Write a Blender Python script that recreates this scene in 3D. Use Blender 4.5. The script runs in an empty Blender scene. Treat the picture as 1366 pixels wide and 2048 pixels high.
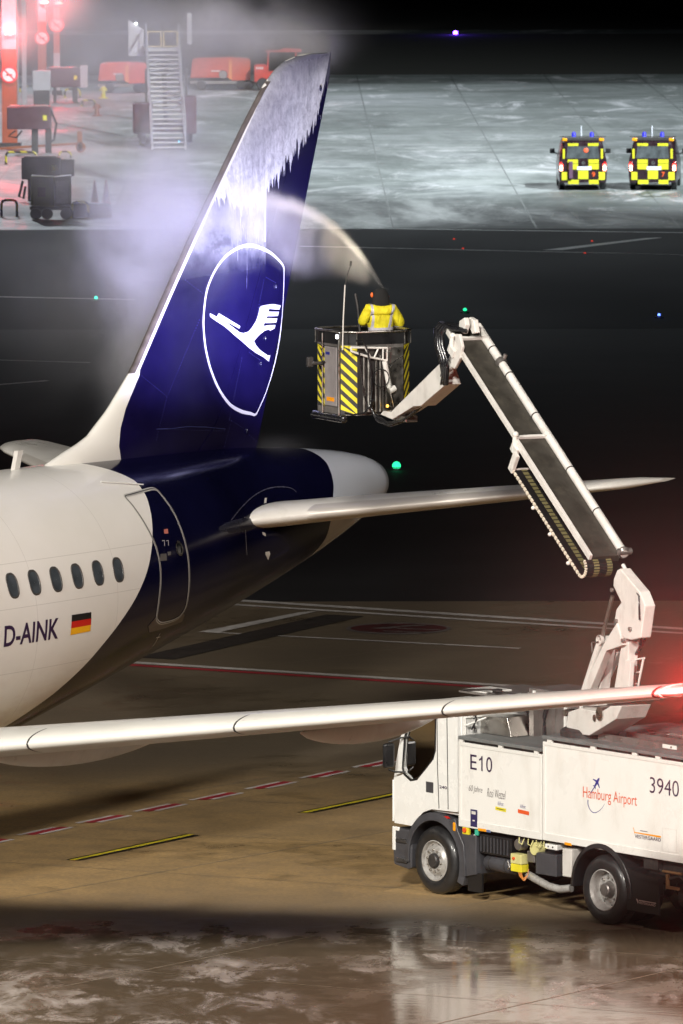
import bpy, bmesh, math, random
import numpy as np
from mathutils import Matrix, Vector
random.seed(7)
sc = bpy.context.scene
COL = sc.collection
rad = math.radians

# ------------------------------------------------------------------ camera
F = 15054.0; H0 = 15.944; PIT = rad(-5.4994); RO = rad(-.1253)
Fw = np.array([0, math.cos(PIT), math.sin(PIT)]); R0 = np.array([1., 0, 0]); U0 = np.cross(R0, Fw)
RR = R0*math.cos(RO) + U0*math.sin(RO); UU = U0*math.cos(RO) - R0*math.sin(RO)
C0 = np.array([0, 0, H0])
cd = bpy.data.cameras.new('camera'); cam = bpy.data.objects.new('camera', cd); COL.objects.link(cam)
cd.sensor_fit = 'VERTICAL'; cd.sensor_height = 36; cd.sensor_width = 24.0
cd.lens = 36*F/2048
cd.clip_start = 1; cd.clip_end = 5000
cam.matrix_world = Matrix(((RR[0], UU[0], -Fw[0], 0), (RR[1], UU[1], -Fw[1], 0), (RR[2], UU[2], -Fw[2], H0), (0, 0, 0, 1)))
cd.dof.use_dof = True; cd.dof.focus_distance = 110; cd.dof.aperture_fstop = 7.5
sc.camera = cam
sc.render.resolution_x = 683; sc.render.resolution_y = 1024

# ------------------------------------------------------------------ world, exposure
w = bpy.data.worlds.new('World'); sc.world = w; w.use_nodes = True
nt = w.node_tree; bg = nt.nodes['Background']
sky = nt.nodes.new('ShaderNodeTexSky'); sky.sky_type = 'NISHITA'; sky.sun_disc = False
sky.sun_elevation = rad(-4); sky.sun_rotation = rad(200)
nt.links.new(sky.outputs[0], bg.inputs[0]); bg.inputs[1].default_value = 0.06
sc.view_settings.view_transform = 'Standard'; sc.view_settings.look = 'None'
sc.view_settings.exposure = 0.15; sc.view_settings.gamma = 1
sc.render.engine = 'CYCLES'
cy = sc.cycles
cy.use_denoising = True
cy.max_bounces = 6; cy.diffuse_bounces = 2; cy.glossy_bounces = 3; cy.transmission_bounces = 4
cy.volume_bounces = 1; cy.transparent_max_bounces = 8
cy.volume_step_rate = 2.0; cy.volume_max_steps = 96
cy.sample_clamp_indirect = 4; cy.caustics_reflective = False; cy.caustics_refractive = False

# ------------------------------------------------------------------ apron floodlights (masts outside the picture)
def lamp(name, kind, loc, power, col, size=.5, target=None, angle=60, blend=.4):
    d = bpy.data.lights.new(name, kind); d.energy = power; d.color = col
    d.shadow_soft_size = size
    o = bpy.data.objects.new(name, d); COL.objects.link(o); o.location = loc
    if kind == 'SPOT':
        d.spot_size = rad(angle); d.spot_blend = blend
        o.rotation_euler = (Vector(target)-Vector(loc)).to_track_quat('-Z', 'Y').to_euler()
    return o
lamp('floodlight_terminal', 'SPOT', (-45, 50, 38), 160000, (1, .95, .87), 4.0, (-1, 106, 2), 34, .4)
lamp('floodlight_gate', 'SPOT', (-8, 50, 34), 138000, (1, .94, .86), 3.0, (-1, 106, 2), 38, .4)
lamp('floodlight_pier', 'SPOT', (34, 50, 32), 52000, (1, .94, .86), 3.0, (-1, 108, 2), 38, .5)
lamp('floodlight_west_stand', 'SPOT', (-36, 442, 60), 190000, (.84, .93, 1), .7, (-15, 362, 0), 50, .5)
lamp('floodlight_north_apron', 'SPOT', (52, 232, 60), 1300000, (.88, .96, .97), .7, (15, 335, 0), 44, .8)
lamp('floodlight_field', 'SPOT', (8, 445, 62), 75000, (.84, .95, .98), .7, (5, 368, 0), 44, .4)

# ------------------------------------------------------------------ frames: pixel rays to real places
def ray(u, v): return Fw + RR*(u-683)/F - UU*(v-1024)/F
def G(u, v, z=0.):
    r = ray(u, v); return C0 + r*((z-H0)/r[2])
def at(u, v, Y):
    r = ray(u, v); return C0 + r*(Y/r[1])
class Fr:
    def __init__(s, o, fwd):
        s.o = np.array([o[0], o[1], 0.]); s.f = np.array([fwd[0], fwd[1], 0.]); s.f /= np.linalg.norm(s.f)
        s.l = np.array([-s.f[1], s.f[0], 0])
    def loc(s, P):
        P = np.array(P, float); d = P-s.o; return np.array([d@s.f, d@s.l, P[2]])
    def w(s, x, y, z): return s.o + s.f*x + s.l*y + np.array([0, 0, z])
    def side(s, u, v, y):
        r = ray(u, v); t = (y-(C0-s.o)@s.l)/(r@s.l); return s.loc(C0+r*t)
    def place(s, ob):
        ob.location = s.o; ob.rotation_euler = (0, 0, math.atan2(s.f[1], s.f[0]))
ya = rad(35.1769); AC = Fr((-3.715, 114.5074), (-math.sin(ya), -math.cos(ya)))   # aircraft, x forward from station 30 m
yt = rad(38.2559); TR = Fr((1.3255, 107.8293), (-math.sin(yt), math.cos(yt)))     # truck, from its front left wheel
BM = Fr((3.49, 105.8), (-.453, .89))                                            # boom plane

# ------------------------------------------------------------------ mesh builder
class MB:
    def __init__(s): s.v = []; s.f = []; s.m = []
    def add(s, vs, fs, mi=0):
        b = len(s.v); s.v += [tuple(float(c) for c in p) for p in vs]
        for f in fs: s.f.append([b+i for i in f]); s.m.append(mi)
        return s
    def box(s, x0, x1, y0, y1, z0, z1, mi=0):
        vs = [(x, y, z) for z in (z0, z1) for y in (y0, y1) for x in (x0, x1)]
        return s.add(vs, [(0, 2, 3, 1), (4, 5, 7, 6), (0, 1, 5, 4), (2, 6, 7, 3), (0, 4, 6, 2), (1, 3, 7, 5)], mi)
    def prism(s, poly, y0, y1, mi=0, fn=None):
        n = len(poly); fn = fn or (lambda a, b, c: (a, c, b))
        vs = [fn(a, b, y0) for a, b in poly] + [fn(a, b, y1) for a, b in poly]
        return s.add(vs, [list(range(n))[::-1], list(range(n, 2*n))] + [(i, (i+1) % n, n+(i+1) % n, n+i) for i in range(n)], mi)
    def beam(s, p, q, w_, h_, side=(0, 1, 0), mi=0, w2=None, h2=None):
        p = np.array(p, float); q = np.array(q, float); a = q-p; a /= np.linalg.norm(a)
        sd = np.array(side, float); sd -= a*(sd@a); sd /= np.linalg.norm(sd); up = np.cross(sd, a)
        w2 = w2 or w_; h2 = h2 or h_; vs = []
        for c, ww, hh in ((p, w_, h_), (q, w2, h2)):
            for i, j in ((-1, -1), (1, -1), (1, 1), (-1, 1)): vs.append(c+sd*ww/2*i+up*hh/2*j)
        return s.add(vs, [(3, 2, 1, 0), (4, 5, 6, 7), (0, 1, 5, 4), (1, 2, 6, 5), (2, 3, 7, 6), (3, 0, 4, 7)], mi)
    def tube(s, pts, r, n=10, mi=0, caps=True):
        pts = [np.array(p, float) for p in pts]; rs = r if isinstance(r, (list, tuple)) else [r]*len(pts)
        b = len(s.v); up = None
        for i, p in enumerate(pts):
            t = pts[min(i+1, len(pts)-1)] - pts[max(i-1, 0)]; t /= np.linalg.norm(t)
            if up is None:
                up = np.cross(t, (0, 0, 1)) if abs(t[2]) < .9 else np.cross(t, (1, 0, 0))
            up = up - t*(up@t); up /= np.linalg.norm(up); sd = np.cross(t, up)
            for k in range(n):
                a = 2*math.pi*k/n; s.v.append(tuple(p + (up*math.cos(a)+sd*math.sin(a))*rs[i]))
        for i in range(len(pts)-1):
            for k in range(n):
                s.f.append([b+i*n+k, b+i*n+(k+1) % n, b+(i+1)*n+(k+1) % n, b+(i+1)*n+k]); s.m.append(mi)
        if caps:
            s.f.append([b+k for k in range(n)][::-1]); s.m.append(mi)
            s.f.append([b+(len(pts)-1)*n+k for k in range(n)]); s.m.append(mi)
        return s
    def cyl(s, p, q, r, n=16, mi=0, r2=None): return s.tube([p, q], [r, r if r2 is None else r2], n, mi)
    def lathe(s, prof, c, ax, n=32, mi=0):
        c = np.array(c, float); ax = np.array(ax, float); ax /= np.linalg.norm(ax)
        u = np.cross(ax, (0, 0, 1)) if abs(ax[2]) < .9 else np.cross(ax, (1, 0, 0)); u /= np.linalg.norm(u); v = np.cross(ax, u)
        b = len(s.v)
        for r, h in prof:
            for k in range(n):
                a = 2*math.pi*k/n; s.v.append(tuple(c+ax*h+(u*math.cos(a)+v*math.sin(a))*max(r, 1e-4)))
        for i in range(len(prof)-1):
            for k in range(n):
                s.f.append([b+i*n+k, b+i*n+(k+1) % n, b+(i+1)*n+(k+1) % n, b+(i+1)*n+k]); s.m.append(mi)
        return s
    def ball(s, c, r, n=12, mi=0, sx=1, sy=1, sz=1):
        b0 = len(s.v)
        s.lathe([(r*math.sin(math.pi*i/n), -r*math.cos(math.pi*i/n)) for i in range(n+1)], (0, 0, 0), (0, 0, 1), n*2, mi)
        for i in range(b0, len(s.v)):
            x, y, z = s.v[i]; s.v[i] = (c[0]+x*sx, c[1]+y*sy, c[2]+z*sz)
        return s
    def loft(s, rings, mi=0, closed=True, caps=True):
        n = len(rings[0]); b = len(s.v)
        for r in rings: s.v += [tuple(float(c) for c in p) for p in r]
        for i in range(len(rings)-1):
            for k in range(n if closed else n-1):
                s.f.append([b+i*n+k, b+i*n+(k+1) % n, b+(i+1)*n+(k+1) % n, b+(i+1)*n+k]); s.m.append(mi)
        if caps and closed:
            s.f.append([b+k for k in range(n)][::-1]); s.m.append(mi)
            s.f.append([b+(len(rings)-1)*n+k for k in range(n)]); s.m.append(mi)
        return s
    def map(s, fn, start=0):
        for i in range(start, len(s.v)): s.v[i] = tuple(float(c) for c in fn(*s.v[i]))
        return s
    def build(s, name, mats, parent=None, smooth=None, bevel=0, fix=True):
        me = bpy.data.meshes.new(name); me.from_pydata(s.v, [], s.f)
        if not isinstance(mats, (list, tuple)): mats = [mats]
        for m in mats: me.materials.append(m)
        for p, mi in zip(me.polygons, s.m): p.material_index = mi
        if fix:
            bm = bmesh.new(); bm.from_mesh(me); bmesh.ops.recalc_face_normals(bm, faces=bm.faces); bm.to_mesh(me); bm.free()
        me.update()
        if smooth is not None:
            for p in me.polygons: p.use_smooth = True
            me.set_sharp_from_angle(angle=rad(smooth))
        o = bpy.data.objects.new(name, me); COL.objects.link(o)
        if parent: o.parent = parent
        if bevel:
            b = o.modifiers.new('bevel', 'BEVEL'); b.width = bevel; b.segments = 2; b.limit_method = 'ANGLE'; b.angle_limit = rad(40)
        return o
def tag(o, label=None, cat=None, group=None, kind=None):
    if label: o['label'] = label
    if cat: o['category'] = cat
    if group: o['group'] = group
    if kind: o['kind'] = kind
    return o
def empty(name, loc=(0, 0, 0), rz=0):
    o = bpy.data.objects.new(name, None); COL.objects.link(o); o.location = loc; o.rotation_euler = (0, 0, rz); return o
def copy_tree(o, parent=None):
    c = o.copy(); COL.objects.link(c); c.parent = parent
    for ch in list(o.children): copy_tree(ch, c)
    return c

# ------------------------------------------------------------------ node helpers and materials
class NT:
    def __init__(s, nt): s.t = nt; s.l = nt.links.new
    def n(s, ty, **k):
        nd = s.t.nodes.new(ty)
        for a, b in k.items(): setattr(nd, a, b)
        return nd
    def put(s, sock, val):
        if isinstance(val, bpy.types.NodeSocket): s.l(val, sock)
        elif val is not None: sock.default_value = val
    def m(s, op, a, b=None, c=None, clamp=False):
        nd = s.n('ShaderNodeMath', operation=op); nd.use_clamp = clamp
        s.put(nd.inputs[0], a)
        if b is not None: s.put(nd.inputs[1], b)
        if c is not None: s.put(nd.inputs[2], c)
        return nd.outputs[0]
    def obj(s): return s.n('ShaderNodeTexCoord').outputs['Object']
    def scale(s, vec, sx, sy, sz):
        nd = s.n('ShaderNodeVectorMath', operation='MULTIPLY'); s.put(nd.inputs[0], vec); nd.inputs[1].default_value = (sx, sy, sz); return nd.outputs[0]
    def vadd(s, vec, o):
        nd = s.n('ShaderNodeVectorMath', operation='ADD'); s.put(nd.inputs[0], vec); s.put(nd.inputs[1], o); return nd.outputs[0]
    def noise(s, vec, scale, detail=4, rough=.55, dist=0):
        nd = s.n('ShaderNodeTexNoise'); s.put(nd.inputs['Vector'], vec); nd.inputs['Scale'].default_value = scale
        nd.inputs['Detail'].default_value = detail; nd.inputs['Roughness'].default_value = rough; nd.inputs['Distortion'].default_value = dist
        return nd.outputs[0]
    def mixc(s, f, a, b):
        nd = s.n('ShaderNodeMix', data_type='RGBA'); s.put(nd.inputs[0], f)
        for k, c in ((6, a), (7, b)):
            s.put(nd.inputs[k], (c[0], c[1], c[2], 1) if isinstance(c, (tuple, list)) else c)
        return nd.outputs[2]
    def mr(s, v, a, b, c=0., d=1., smooth=False):
        nd = s.n('ShaderNodeMapRange'); nd.clamp = True
        if smooth: nd.interpolation_type = 'SMOOTHSTEP'
        s.put(nd.inputs[0], v)
        for i, q in enumerate((a, b, c, d)): s.put(nd.inputs[i+1], q)
        return nd.outputs[0]
    def sep(s, vec):
        nd = s.n('ShaderNodeSeparateXYZ'); s.put(nd.inputs[0], vec); return nd.outputs
    def curve(s, val, pts, auto=False):
        xs = [p[0] for p in pts]; ys = [p[1] for p in pts]; x0, x1, y0, y1 = min(xs), max(xs), min(ys), max(ys)
        t = s.mr(val, x0, x1)
        nd = s.n('ShaderNodeFloatCurve'); cv = nd.mapping.curves[0]
        P = sorted([((x-x0)/(x1-x0), (y-y0)/(y1-y0)) for x, y in pts])
        while len(cv.points) < len(P): cv.points.new(.5, .5)
        for q, (x, y) in zip(cv.points, P):
            q.location = (x, y); q.handle_type = 'AUTO' if auto else 'VECTOR'
        nd.mapping.update(); s.l(t, nd.inputs['Value'])
        return s.m('MULTIPLY_ADD', nd.outputs[0], y1-y0, y0)
def mat(name):
    m = bpy.data.materials.new(name); m.use_nodes = True; b = m.node_tree.nodes['Principled BSDF']; return m, NT(m.node_tree), b
def pm(name, col, rough=.5, metal=0., var=.12, scale=4, bump=0., coat=0., dirt=None, dirt_amt=.4, spec=None, rvar=.1):
    m, t, b = mat(name); o = t.obj(); n = t.noise(o, scale, 5, .6)
    c = t.mixc(t.mr(n, .3, .7), tuple(x*(1-var) for x in col), tuple(min(1, x*(1+var)) for x in col))
    if dirt:
        n2 = t.noise(t.scale(o, 1, 1, .45), scale*1.7, 6, .7)
        c = t.mixc(t.m('MULTIPLY', t.mr(n2, .5, .72), dirt_amt), c, dirt)
    t.put(b.inputs['Base Color'], c); b.inputs['Metallic'].default_value = metal
    t.put(b.inputs['Roughness'], t.mr(n, .3, .7, max(.02, rough-rvar), min(1, rough+rvar)))
    if coat: b.inputs['Coat Weight'].default_value = coat; b.inputs['Coat Roughness'].default_value = .06
    if spec is not None: b.inputs['Specular IOR Level'].default_value = spec
    if bump:
        bn = t.n('ShaderNodeBump'); bn.inputs['Strength'].default_value = bump; bn.inputs['Distance'].default_value = .01
        t.l(t.noise(o, scale*6, 4, .6), bn.inputs['Height']); t.l(bn.outputs[0], b.inputs['Normal'])
    return m
def em(name, col, st):
    m, t, b = mat(name); b.inputs['Base Color'].default_value = (*[c*.3 for c in col], 1)
    b.inputs['Emission Color'].default_value = (*col, 1); b.inputs['Emission Strength'].default_value = st
    return m
M = {}
M['white'] = pm('white_paint', (.80, .79, .75), .32, var=.03, scale=1.5, coat=.3, dirt=(.45, .40, .32), dirt_amt=.28)
M['cabwhite'] = pm('cab_white', (.80, .80, .77), .25, var=.03, coat=.5, dirt=(.5, .46, .4), dirt_amt=.18)
M['boomwhite'] = pm('boom_white', (.74, .72, .68), .38, var=.06, scale=3, coat=.2, dirt=(.3, .26, .22), dirt_amt=.35)
M['grey'] = pm('plastic_grey', (.055, .055, .062), .42, var=.15, bump=.15)
M['black'] = pm('black_plastic', (.012, .012, .013), .35, var=.2)
M['rubber'] = pm('tyre_rubber', (.018, .018, .019), .38, var=.25, scale=9, bump=.3, coat=.25)
M['hose'] = pm('hose_rubber', (.012, .012, .014), .25, var=.2, coat=.4)
M['steel'] = pm('stainless', (.50, .48, .45), .33, 1., var=.12, scale=6)
M['brushed'] = pm('brushed_panel', (.30, .28, .265), .42, .75, var=.14, scale=5, dirt=(.12, .1, .09))
M['rim'] = pm('rim_silver', (.46, .45, .43), .42, .35, var=.1, scale=12, dirt=(.12, .09, .06), dirt_amt=.6)
M['chassis'] = pm('chassis_dark', (.03, .028, .028), .5, var=.3, scale=8, dirt=(.1, .08, .06), dirt_amt=.4)
M['deck'] = pm('deck_grey', (.14, .15, .15), .55, var=.2, scale=5, bump=.4, dirt=(.25, .22, .18))
M['trough'] = pm('trough_grey', (.060, .055, .046), .45, .3, var=.25, scale=4, dirt=(.13, .115, .09), dirt_amt=.5)
M['yellow'] = pm('yellow', (.72, .62, .03), .4, var=.08)
M['yellowbox'] = pm('pale_yellow', (.62, .58, .25), .45, var=.1)
M['amber'] = pm('amber_lens', (.85, .33, .01), .2, var=.05, coat=.5)
M['orange'] = pm('orange_paint', (.75, .14, .02), .4, var=.1)
M['red'] = pm('red_paint', (.62, .05, .03), .38, var=.12, coat=.3)
M['text'] = pm('lettering_dark', (.03, .012, .05), .4, var=.05)
M['script'] = pm('lettering_script', (.08, .06, .06), .5, var=.05)
M['textred'] = pm('lettering_orange_red', (.72, .10, .02), .4, var=.05)
M['textblue'] = pm('lettering_blue', (.02, .025, .22), .4, var=.05)
M['glass'] = pm('dark_glass', (.008, .010, .012), .06, var=.1, coat=1., rvar=.02)
M['green'] = pm('green_label', (.05, .45, .3), .4)
M['flagred'] = pm('flag_red', (.55, .015, .01), .4, var=.03)
M['flaggold'] = pm('flag_gold', (.85, .42, .01), .4, var=.03)
M['acwhite'] = pm('aircraft_white', (.76, .75, .71), .3, var=.03, scale=.8, coat=.4, dirt=(.46, .42, .37), dirt_amt=.22)
M['acgrey'] = pm('aircraft_light_grey', (.62, .60, .56), .35, var=.05, scale=1.5, coat=.25, dirt=(.34, .30, .25), dirt_amt=.3)
M['le'] = pm('polished_leading_edge', (.50, .47, .43), .48, .35, var=.05, scale=2)
M['slatmat'] = pm('slat_pale', (.60, .585, .54), .42, .0, var=.05, scale=1.2, coat=.15)
M['skin'] = pm('skin', (.45, .27, .19), .5, var=.08, scale=20)
M['belt'] = pm('dark_metal', (.08, .075, .07), .4, .6, var=.2)
# clear glass with a real look through
def glass_mat():
    m, t, b = mat('clear_glass'); nt_ = m.node_tree
    tr = t.n('ShaderNodeBsdfTransparent'); tr.inputs[0].default_value = (.62, .66, .64, 1)
    gl = t.n('ShaderNodeBsdfGlossy'); gl.inputs['Roughness'].default_value = .03
    fr = t.n('ShaderNodeFresnel'); fr.inputs[0].default_value = 1.5
    mx = t.n('ShaderNodeMixShader'); t.l(t.mr(fr.outputs[0], 0, 1, .06, 1), mx.inputs[0]); t.l(tr.outputs[0], mx.inputs[1]); t.l(gl.outputs[0], mx.inputs[2])
    t.l(mx.outputs[0], nt_.nodes['Material Output'].inputs[0]); return m
M['clear'] = glass_mat()

# ------------------------------------------------------------------ flat shapes and lettering, cut finely and laid on a surface
def flat_poly(loops, step=0):
    bm = bmesh.new()
    for lp in loops:
        vs = [bm.verts.new((a, b, 0)) for a, b in lp]
        for i in range(len(vs)): bm.edges.new((vs[i], vs[(i+1) % len(vs)]))
    bmesh.ops.triangle_fill(bm, use_beauty=True, use_dissolve=False, edges=bm.edges[:])
    return cut(bm, step)
def cut(bm, step):
    if step:
        xs = [v.co.x for v in bm.verts]; ys = [v.co.y for v in bm.verts]
        for ax, arr in ((0, xs), (1, ys)):
            k = math.ceil(min(arr)/step)
            while k*step < max(arr):
                co = [0, 0, 0]; no = [0, 0, 0]; co[ax] = k*step; no[ax] = 1
                bmesh.ops.bisect_plane(bm, geom=bm.verts[:]+bm.edges[:]+bm.faces[:], plane_co=co, plane_no=no); k += 1
    bm.verts.index_update()
    vs = [(v.co.x, v.co.y) for v in bm.verts]; fs = [[v.index for v in f.verts] for f in bm.faces]
    bm.free(); return vs, fs
_txt = {}
def text_flat(s, step=0, shear=0., bold=0.):
    cu = bpy.data.curves.new('lettering', 'FONT'); cu.body = s; cu.size = 1; cu.shear = shear; cu.offset = bold; cu.resolution_u = 4
    o = bpy.data.objects.new('lettering', cu); COL.objects.link(o)
    bpy.context.view_layer.update()
    me = bpy.data.meshes.new_from_object(o.evaluated_get(bpy.context.evaluated_depsgraph_get()))
    bpy.data.objects.remove(o); bpy.data.curves.remove(cu)
    vs = np.array([v.co[:2] for v in me.vertices]); fs = [list(p.vertices) for p in me.polygons]; bpy.data.meshes.remove(me)
    lo = vs.min(0); hi = vs.max(0); return (vs-lo)/(hi-lo), fs
def text_decal(mb, s, fn, w_, h_, mi=0, shear=0., bold=0.):
    vs, fs = text_flat(s, shear=shear, bold=bold)
    mb.add([fn(a*w_, b*h_) for a, b in vs], fs, mi); return mb

# ================================================================== SETTING: ground sheets
def sheet(name, x0, x1, y0, y1, z, m, nx=1, ny=1):
    mb = MB()
    mb.add([(x0, y0, z), (x1, y0, z), (x1, y1, z), (x0, y1, z)], [(0, 1, 2, 3)])
    return tag(mb.build(name, m, fix=False), kind='structure')
def ground_mat(name, kind):
    m, t, b = mat(name); o = t.obj(); s = t.sep(o)
    n1 = t.noise(o, .22, 5, .6); n2 = t.noise(o, 1.6, 6, .65); n3 = t.noise(t.scale(o, 1, .35, 1), .07, 3, .5)
    n4 = t.noise(o, 14, 5, .7)
    bn = t.n('ShaderNodeBump'); bn.inputs['Strength'].default_value = .35; bn.inputs['Distance'].default_value = .012
    if kind == 'near':
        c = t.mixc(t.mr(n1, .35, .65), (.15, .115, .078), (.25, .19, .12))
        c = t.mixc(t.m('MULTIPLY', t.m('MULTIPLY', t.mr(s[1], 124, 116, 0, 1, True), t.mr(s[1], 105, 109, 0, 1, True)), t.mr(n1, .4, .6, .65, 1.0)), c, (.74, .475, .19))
        c = t.mixc(t.m('MULTIPLY', t.mr(n2, .45, .7), .45), c, (.20, .155, .10))
        c = t.mixc(t.m('MULTIPLY', t.mr(n4, .42, .62), .32), c, (.07, .052, .036))
        c = t.mixc(t.m('MULTIPLY', t.mr(t.noise(o, 60, 3, .8), .45, .6), .25), c, (.30, .25, .19))
        # older, darker slabs in rectangles
        br = t.n('ShaderNodeTexBrick'); br.offset = 0; br.squash = 1
        mp = t.n('ShaderNodeMapping'); mp.vector_type = 'POINT'; mp.inputs['Rotation'].default_value = (0, 0, rad(-56)); t.l(o, mp.inputs['Vector']); t.l(mp.outputs[0], br.inputs['Vector'])
        br.inputs['Scale'].default_value = 1; br.inputs['Brick Width'].default_value = 7.5; br.inputs['Row Height'].default_value = 7.5
        br.inputs['Mortar Size'].default_value = 0; br.inputs['Color1'].default_value = (0, 0, 0, 1); br.inputs['Color2'].default_value = (1, 1, 1, 1)
        bw = t.n('ShaderNodeRGBToBW'); t.l(br.outputs['Color'], bw.inputs[0])
        c = t.mixc(t.m('MULTIPLY', bw.outputs[0], .38), c, (.10, .075, .05))
        # wet film: strong in front of the wing, patchy elsewhere
        wet = t.m('ADD', t.mr(s[1], 106.6, 103.2, 0, 1, True), t.mr(n1, .45, .62, -.5, .42))
        wet = t.m('ADD', wet, t.mr(n2, .3, .7, -.3, .3), clamp=True)
        rgh = t.mr(wet, 0, 1, .52, .07)
        # pale slush left in long streaks
        st = t.noise(t.scale(o, 1.1, .55, 1), 1.4, 9, .72, .45)
        sl = t.m('MULTIPLY', t.mr(st, .48, .68), t.mr(s[1], 105.0, 103.6, 0, 1, True))
        sl = t.m('MULTIPLY', sl, t.m('ADD', t.mr(t.noise(o, .33, 2, .5), .42, .58), t.mr(s[0], 1.0, -3.5, -.30, .40), clamp=True))
        c = t.mixc(t.m('MULTIPLY', wet, .35), c, (.05, .038, .026))
        c = t.mixc(t.m('MULTIPLY', sl, .62), c, (.66, .62, .58))
        t.l(t.m('ADD', t.m('MULTIPLY', sl, .45), rgh, clamp=True), b.inputs['Roughness'])
        t.l(t.m('ADD', t.noise(t.scale(o, 1, 2.2, 1), 2.4, 4, .6), t.m('MULTIPLY', n4, .35)), bn.inputs['Height']); bn.inputs['Strength'].default_value = .13
        b.inputs['Specular IOR Level'].default_value = .55
    elif kind == 'taxi2':
        c = t.mixc(t.mr(n3, .35, .65), (.010, .010, .011), (.030, .030, .033)); t.l(t.mr(n3, .3, .7, .7, .95), b.inputs['Roughness']); b.inputs['Specular IOR Level'].default_value = .22; t.l(n4, bn.inputs['Height'])
    elif kind == 'taxi':
        c = t.mixc(t.mr(n1, .3, .7), (.014, .013, .014), (.028, .026, .028))
        c = t.mixc(t.m('MULTIPLY', t.mr(n3, .45, .65), .5), c, (.028, .027, .028))
        t.l(t.mr(n3, .3, .7, .6, .85), b.inputs['Roughness']); b.inputs['Specular IOR Level'].default_value = .3; t.l(n4, bn.inputs['Height'])
    elif kind == 'far':
        c = t.mixc(t.mr(n3, .40, .60), (.11, .13, .125), (.21, .235, .235))
        st = t.noise(t.scale(o, .16, .10, 1), 1.0, 6, .66, .4)
        c = t.mixc(t.m('MULTIPLY', t.mr(st, .44, .62), .7), c, (.38, .40, .43))
        pt_ = t.noise(t.scale(o, .11, .045, 1), 1.0, 7, .72, .6)
        c = t.mixc(t.mr(pt_, .40, .60), t.mixc(.55, c, (.05, .065, .06)), c)
        fr_ = t.m('MULTIPLY', t.mr(t.noise(t.scale(o, .2, .06, 1), 1.4, 8, .75, .9), .54, .66), .8)
        c = t.mixc(fr_, c, (.66, .66, .70))
        c = t.mixc(t.m('MULTIPLY', t.mr(t.noise(t.scale(o, .05, .22, 1), 1.3, 5, .6), .52, .62), .6), c, (.07, .09, .085))
        c = t.mixc(t.m('MULTIPLY', t.mr(n2, .5, .75), .35), c, (.09, .11, .10))
        t.l(t.mr(pt_, .38, .62, .72, .36), b.inputs['Roughness']); t.l(n2, bn.inputs['Height']); bn.inputs['Strength'].default_value = .2
    else:
        c = t.mixc(n1, (.004, .005, .003), (.012, .013, .008)); b.inputs['Roughness'].default_value = .9; t.l(n2, bn.inputs['Height'])
    t.put(b.inputs['Base Color'], c); t.l(bn.outputs[0], b.inputs['Normal'])
    return m
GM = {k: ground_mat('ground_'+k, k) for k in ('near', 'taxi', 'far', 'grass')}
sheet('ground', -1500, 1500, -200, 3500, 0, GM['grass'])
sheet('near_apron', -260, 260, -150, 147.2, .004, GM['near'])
sheet('taxiway', -400, 400, 147.2, 272.5, .004, GM['taxi'])
sheet('far_taxiway', -400, 400, 222, 272.5, .008, ground_mat('ground_asphalt', 'taxi2'))
sheet('far_apron', -260, 190, 272.5, 419.5, .004, GM['far'])
m, t, b = mat('pale_kerb'); b.inputs['Base Color'].default_value = (.3, .31, .3, 1); b.inputs['Roughness'].default_value = .6

MK = {k: pm('marking_'+k, c, .5, var=.25, scale=3, dirt=d, dirt_amt=.4) for k, c, d in (
    ('white', (.62, .58, .55), (.12, .1, .08)), ('red', (.42, .03, .045), (.12, .06, .05)), ('yellow', (.75, .62, .03), (.14, .11, .04)),
    ('black', (.015, .013, .013), (.05, .04, .03)), ('joint', (.26, .22, .16), (.11, .085, .06)), ('darkjoint', (.07, .08, .08), (.1, .1, .1)))}
def quad_px(name, px, m, z, group=None):
    mb = MB(); mb.add([G(u, v, z) for u, v in px], [tuple(range(len(px)))])
    return tag(mb.build(name, m, fix=False), kind='structure', group=group)
def strip(mb, a, b_, w_, z, mi=0):
    a = np.array(a[:2], float); b_ = np.array(b_[:2], float); d = b_-a; d /= np.linalg.norm(d); n = np.array([-d[1], d[0]])*w_/2
    mb.add([(*(a+n), z), (*(a-n), z), (*(b_-n), z), (*(b_+n), z)], [(0, 1, 2, 3)], mi)
def line_px(name, p, q, w_, m, z=.012, group=None):
    mb = MB(); strip(mb, G(*p), G(*q), w_, z); return tag(mb.build(name, m, fix=False), kind='structure', group=group)
# slab joints of the near apron: two directions, 7.5 m apart, as in the concrete
d1 = np.array([5.13, 7.61]); d1 /= np.linalg.norm(d1); d2 = np.array([5.91, -3.71]); d2 /= np.linalg.norm(d2)
j = MB(); base = np.array([-.55, 100.3])
for k in range(-14, 15):
    o_ = base + d2*7.2*k; strip(j, o_-d1*90, o_+d1*70, .028, .008)
    o_ = base + d1*7.2*k; strip(j, o_-d2*110, o_+d2*110, .028, .010)
bmj = [i for i, p in enumerate(j.v)]
j.map(lambda x, y, z: (x, min(y, 147.1), z))
tag(j.build('slab_joints', MK['joint'], fix=False), kind='structure')
jf = MB()
for k in range(-14, 15):
    a = np.array([6.09+5.2*k, 419.0]); q = np.array([7.1+5.2*k, 272.8]); strip(jf, a, q, .055, .010)
for y in (292, 309, 330, 352, 378, 401): strip(jf, (-200, y+2), (180, y-1.5), .07, .012)
tag(jf.build('far_slab_joints', MK['darkjoint'], fix=False), kind='structure')
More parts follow.
